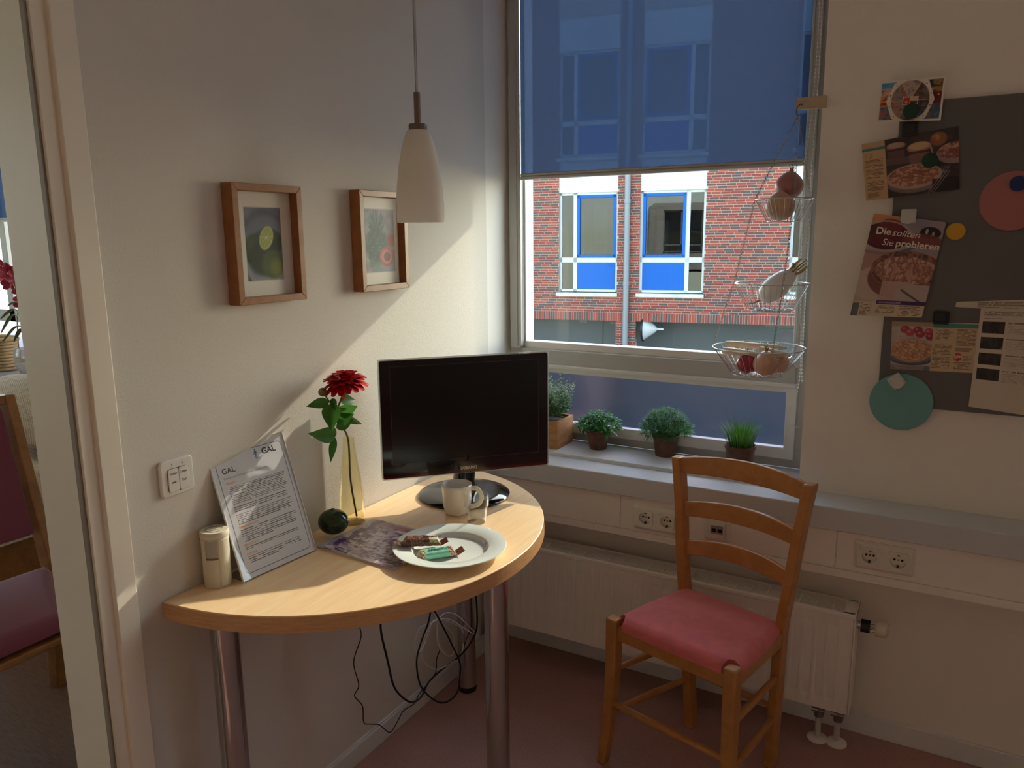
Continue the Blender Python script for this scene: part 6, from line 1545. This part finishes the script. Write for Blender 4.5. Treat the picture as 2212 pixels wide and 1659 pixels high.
# round discs and magnets
def disc(name, label, cat, px, r, m, y0, th_, bev, group=None):
    c = PY(*px, BY - y0); s1 = dep(c) / F_PX; R_ = r * s1
    o = obj(name, G().lathe([(R_ * (1 - bev), 0.0), (R_, th_ * 0.3), (R_, th_ * 0.7), (R_ * (1 - bev), th_), (0.0005, th_)], 48, (c[0], BY - y0, c[2]), Matrix.Rotation(math.pi / 2, 4, 'X')), m)
    tag(o, label, cat, group); return o
disc('paper_disc', 'round turquoise disc hanging at the lower edge of the board', 'disc', (1946, 868), 62, mat('turquoise_card', (0.16, 0.38, 0.36), 0.6), 0.004, 0.004, 0.02)
disc('paper_disc', 'round pink disc held by a dark blue magnet', 'disc', (2188, 434), 63, mat('pink_card', (0.42, 0.16, 0.14), 0.6), 0.002, 0.004, 0.02)
disc('magnet', 'round yellow magnet on the bare grey board', 'magnet', (2065, 500), 18.5, mat('yellow_magnet', (0.62, 0.34, 0.02), 0.4), 0.0, 0.008, 0.1)
disc('magnet', 'dark blue magnet holding the pink disc', 'magnet', (2199, 397), 16, mat('blue_magnet', (0.012, 0.03, 0.14), 0.4), 0.007, 0.008, 0.1)
disc('magnet', 'dark green magnet on the colourful postcard', 'magnet', (1968, 240), 15.5, mat('green_magnet', (0.006, 0.05, 0.025), 0.4), 0.016, 0.008, 0.1)
disc('magnet', 'dark green magnet on the pie dish recipe', 'magnet', (2009, 347), 15.5, _mats['green_magnet'], 0.013, 0.008, 0.1)
def clip(label, px, w, h, rot, m, y0, round_=True):
    c = PY(*px, BY - y0); s1 = dep(c) / F_PX
    t = thing('magnet_clip', label, 'clip', (c[0], BY - y0, c[2])); Mc = frame((c[0], BY - y0, c[2]), (1, 0, 0), (0, 0, 1)) @ Matrix.Rotation(rot, 4, 'Z')
    obj('clip_body', G().prism(rrect(-w / 2 * s1, -h / 2 * s1, w / 2 * s1, h / 2 * s1, 0.003), 0, 0.008).xf(Mc), m, t, bevel=0.001)
    if round_: obj('clip_button', G().lathe([(14.5 * s1, 0.008), (14.5 * s1, 0.012), (13 * s1, 0.0135), (12.5 * s1, 0.0125), (0.0005, 0.0125)], 32, (0, 0, 0), Mc @ Matrix.Translation((0, -2 * s1, 0))), m, t, smooth=40)
    else: obj('clip_button', G().prism(rrect(-w * 0.36 * s1, -h * 0.3 * s1, w * 0.36 * s1, h * 0.36 * s1, 0.004), 0.008, 0.012).xf(Mc), m, t, bevel=0.001)
M_clw = mat('white_clip', (0.58, 0.56, 0.52), 0.35); M_clb = mat('black_clip', (0.008, 0.008, 0.009), 0.4)
clip('white square clip with a round button holding the cake leaflet', (1963, 467), 29, 30, 0.0, M_clw, 0.012)
clip('white clip turned on its corner holding the turquoise disc', (1937, 823), 28, 28, math.radians(40), M_clw, 0.009)
clip('black square clip between the postcard and the pie dish recipe', (1966, 279), 30, 30, 0.0, M_clb, 0.011, False)
clip('black square clip holding the apple flan recipe', (2033, 686), 30, 28, 0.0, M_clb, 0.006, False)

# ================================================================== the room beyond the doorway
# chair with wine-red upholstery
M_rw = wood('dark_beech', '#8a5628', '#a87038', (1.2, 1.2, 1.2), 0.4, 14, 0.2, 0.02); M_wine = mat('wine_upholstery', (0.22, 0.045, 0.075), 0.9, bump=0.2, bscale=500, sheen=0.3)
t = thing('upholstered_chair', 'wooden chair with wine-red seat and back beyond the doorway', 'chair', (-0.92, -1.28, 0))
Fr, Fl = np.array([-0.705, -1.225]), np.array([-0.70, -1.66]); Rr, Rl = np.array([-1.12, -1.045]), np.array([-1.13, -1.50])
def member(name, a, b, w, d): return obj(name, G().bar(a, b, w, d, (1, 0.2, 0)), M_rw, t, bevel=0.004)
member('front_leg', (*Fr, 0), (*Fr, 0.42), 0.036, 0.036); member('front_leg', (*Fl, 0), (*Fl, 0.42), 0.036, 0.036)
for p_, s_ in ((Rr, 1), (Rl, -1)):
    top_ = np.array([p_[0] - 0.175, p_[1] + 0.022])
    member('rear_leg', (*(p_ + np.array([-0.05, 0])), 0), (*p_, 0.45), 0.034, 0.042); member('back_post', (*p_, 0.44), (*top_, 1.0), 0.034, 0.042)
for a, b in ((Fr, Fl), (Fr, Rr), (Fl, Rl), (Rr, Rl)): member('seat_rail', (*a, 0.405), (*b, 0.405), 0.02, 0.05)
g = G(); n = 24; vs = []; fs = []; q0, q1, q2, q3 = Fr + np.array([.015, -.005]), Fl + np.array([.015, 0]), Rl, Rr
for L_ in (0, 1):
    for j in range(n + 1):
        for i in range(n + 1):
            u, v = i / n, j / n; p_ = (q0 * (1 - u) + q1 * u) * (1 - v) + (q3 * (1 - u) + q2 * u) * v; e_ = min(u, 1 - u, v, 1 - v)
            vs.append((p_[0], p_[1], (0.435 + 0.03 * min(1, e_ / 0.08) ** 0.5 + .012 * math.sin(math.pi * u) * math.sin(math.pi * v)) if L_ == 0 else 0.428))
W = n + 1
for j in range(n):
    for i in range(n): a = j * W + i; fs += [(a, a + W, a + W + 1, a + 1), (W * W + a, W * W + a + 1, W * W + a + W + 1, W * W + a + W)]
edge = [i for i in range(W)] + [j * W + n for j in range(1, W)] + [n * W + i for i in range(n - 1, -1, -1)] + [j * W for j in range(n - 1, 0, -1)]
for a, b in zip(edge, edge[1:] + edge[:1]): fs.append((a, b, W * W + b, W * W + a))
obj('seat_cushion', G().add(vs, fs), M_wine, t, smooth=60)
def bk(f, z): 
    p_ = Rr * (1 - f) + Rl * f; k = (z - 0.44) / 0.56; return np.array([p_[0] - 0.175 * k, p_[1] + 0.022 * k])
a, b = bk(.06, .56), bk(.94, .56); c, d = bk(.94, .97), bk(.06, .97)
g = G().add([(*(a + np.array([.02, .0])), .56), (*(b + np.array([.02, 0])), .56), (*(c + np.array([.02, 0])), .97), (*(d + np.array([.02, 0])), .97), (*(a - np.array([.02, 0])), .56), (*(b - np.array([.02, 0])), .56), (*(c - np.array([.02, 0])), .97), (*(d - np.array([.02, 0])), .97)], [(0, 3, 2, 1), (4, 5, 6, 7), (0, 1, 5, 4), (1, 2, 6, 5), (2, 3, 7, 6), (3, 0, 4, 7)])
obj('back_cushion', g, M_wine, t, bevel=0.012, seg=3)
member('top_rail', (*bk(0, 0.99), 0.99), (*bk(1, 0.99), 0.99), 0.03, 0.035)
# bed with plaid quilt under the window
def plaid():
    m = bpy.data.materials.new('plaid_quilt'); m.use_nodes = True; nt = m.node_tree; b = nt.nodes['Principled BSDF']
    tc = nt.nodes.new('ShaderNodeTexCoord'); mp = nt.nodes.new('ShaderNodeMapping'); mp.inputs['Rotation'].default_value = (0, 0, .4); mp.inputs['Scale'].default_value = (7, 7, 7); nt.links.new(tc.outputs['Object'], mp.inputs[0])
    ck = nt.nodes.new('ShaderNodeTexBrick'); ck.inputs['Color1'].default_value = (*lin('#cdb8a2'), 1); ck.inputs['Color2'].default_value = (*lin('#b09a84'), 1); ck.inputs['Mortar'].default_value = (*lin('#e2d0bc'), 1); ck.inputs['Mortar Size'].default_value = .03
    nt.links.new(mp.outputs[0], ck.inputs['Vector']); nt.links.new(ck.outputs['Color'], b.inputs['Base Color']); b.inputs['Roughness'].default_value = .9; return m
t = thing('bed', 'bed covered with a beige checked quilt beyond the doorway', 'bed', (-2.6, -0.7, 0))
obj('bed_frame', G().box(-3.9, -0.95, 0.12, -1.75, -0.18, 0.34).box(-3.85, -0.9, 0, -3.78, -0.83, 0.12).box(-1.86, -0.9, 0, -1.79, -0.83, 0.12).box(-1.86, -0.3, 0, -1.79, -0.23, 0.12), M_rw, t, bevel=0.01)
vs = []; fs = []; n, m_ = 50, 24
for j in range(m_ + 1):
    for i in range(n + 1):
        u, v = i / n, j / m_; x_ = -3.92 + 2.20 * u; y_ = -0.97 + 0.80 * v; e_ = min(u, 1 - u) * 2.2; f_ = min(v, 1 - v) * .8
        k = min(1, min(e_, f_) / 0.10) ** .5
        vs.append((x_, y_, 0.34 + 0.24 * k + 0.02 * math.sin(x_ * 9 + y_ * 5) * k + 0.015 * math.sin(y_ * 17 + x_ * 3) * k))
W = n + 1
for j in range(m_):
    for i in range(n): a = j * W + i; fs.append((a, a + 1, a + W + 1, a + W))
obj('quilt', G().add(vs, fs), plaid(), t, smooth=70)
cu = thing('cushion', 'plump beige checked cushion lying on the bed beyond the doorway', 'cushion', (-2.2, -0.42, 0.60))
obj('cushion_cover', G().sphere((-2.2, -0.42, 0.735), (0.34, 0.22, 0.12), 28, 16, Matrix.Rotation(0.3, 4, 'Y')), _mats.get('x') or plaid(), cu, smooth=80)
# window of that room
w2 = sempty('window_2', (-3.4, YF, SZ))
g = G().box(OX0, YF, 0.757, OX0 + .06, YF + .07, HZ).box(OX1 - .06, YF, .757, OX1, YF + .07, HZ).box(OX0, YF, 2.50, OX1, YF + .07, HZ).box(OX0, YF, 1.03, OX1, YF + .07, 1.10).box(OX0, YF, .757, OX1, YF + .07, .80).box(-3.50, YF, 1.03, -3.44, YF + .07, HZ)
obj('window_frame', g, M_frame, w2, bevel=.003)
obj('pane', G().box(OX0 + .05, YF + .04, 1.09, OX1 - .05, YF + .046, 2.5), M_pane, w2, smooth=0)
obj('pane', G().quad((OX0 + .05, YF + .02, .80), (OX1 - .05, YF + .02, .80), (OX1 - .05, YF + .02, 1.04), (OX0 + .05, YF + .02, 1.04)), M_orn, w2, smooth=0)
obj('window_sill', G().box(OX0, -0.10, SZ - .03, OX1, YF, .757), mat('dark_sill', (.22, .20, .18), .5), w2, bevel=.003)
blind('navy roller blind in the window of the room beyond the doorway', OX0 + .06, OX1 - .06, 0.148, 1.612, None)
# wicker basket and glass bowl with orchid on that sill
p = PZ(8, 790, .757); q = PZ(42, 800, .757)
t = thing('wicker_basket', 'pale wicker planter basket on the far window sill', 'basket', (-3.42, 0.06, .757))
g = G()
for k in range(9):
    z_ = .757 + .012 + k * .019; r0 = .070 + .010 * k / 8
    g.tube([(-3.45 + (r0 * 1.35 + .003 * (i % 2)) * math.copysign(abs(math.cos(a)) ** .6, math.cos(a)), 0.055 + (r0 * .8 + .003 * (i % 2)) * math.copysign(abs(math.sin(a)) ** .6, math.sin(a)), z_) for i, a in enumerate(np.linspace(0, 2 * math.pi, 49)[:-1])], .0105, 6, closed=True)
obj('basket_weave', g, mat('wicker', (.48, .32, .14), .7, bump=.5, bscale=220), t, smooth=70)
obj('basket_rim', G().tube([(-3.45 + .112 * math.copysign(abs(math.cos(a)) ** .6, math.cos(a)), 0.055 + .068 * math.copysign(abs(math.sin(a)) ** .6, math.sin(a)), .757 + .185) for a in np.linspace(0, 2 * math.pi, 40)[:-1]], .014, 8, closed=True), _mats['wicker'], t, smooth=70)
gb = np.array([-3.02, 0.0, .757])
tag(obj('glass_bowl', G().lathe([(.0005, 0), (.04, 0), (.07, .03), (.088, .09), (.086, .15), (.078, .165), (.074, .165), (.082, .14), (.083, .09), (.064, .034), (.0005, .012)], 36, tuple(gb)), mat('smoky_glass', (.75, .72, .66), .05, trans=.85, ior=1.3), smooth=60), 'rounded glass pot on the far window sill', 'pot')
t = thing('orchid', 'dark red orchid with arching leaves on the far window sill', 'flower', (-3.3, .05, .80))
M_orc = mat('orchid_red', (.22, .008, .022), .5); M_ol = leaf_mat('orchid_leaf', (.10, .10, .02), .3, .3, 20)
st_ = [Vector((-3.25, .05, .80)), Vector((-3.22, .05, 1.05)), Vector(PY(40, 655, .05)), Vector(PY(22, 600, .05)), Vector(PY(-10, 565, .05))]
obj('stem', G().tube(catmull(st_, 6), .003, 6), M_stem, t)
pm = mesh_of('petal', G().add([(0, 0, 0), (.018, -.016, .006), (.040, -.013, .008), (.050, 0, .004), (.040, .013, .008), (.018, .016, .006)], [(0, 1, 2, 3), (0, 3, 4, 5)]), M_orc, 80)
for px, py in ((4, 578), (14, 586), (33, 598), (30, 608), (45, 625), (8, 600), (48, 642), (22, 612), (50, 660), (40, 590)):
    c = Vector(PY(px, py, .045 + rnd.uniform(-.03, .03)))
    vdir = (Vector(CAM) - c).normalized(); q_ = vdir.to_track_quat('Z', 'Y').to_matrix().to_4x4()
    for k in range(5): inst('petal', pm, t, M=Matrix.Translation(c) @ q_ @ Matrix.Rotation(k * 1.257 + rnd.random(), 4, 'Z') @ Matrix.Rotation(rnd.uniform(-.4, .1), 4, 'Y'))
for a, b, c_ in (((55, 690), (30, 668), (0, 690)), ((55, 700), (28, 680), (2, 720)), ((60, 715), (35, 705), (5, 740)), ((60, 722), (45, 712), (30, 738)), ((62, 735), (55, 728), (53, 748)), ((58, 662), (35, 652), (15, 662))):
    P_ = catmull([Vector(PY(*a, .03)), Vector(PY(*b, .0)), Vector(PY(*c_, .02))], 8)
    obj('leaf', G().tube(P_, [.001 + .011 * math.sin(math.pi * min(1, (i + .5) / len(P_))) for i in range(len(P_))], 6, sq=.25), M_ol, t, smooth=80)
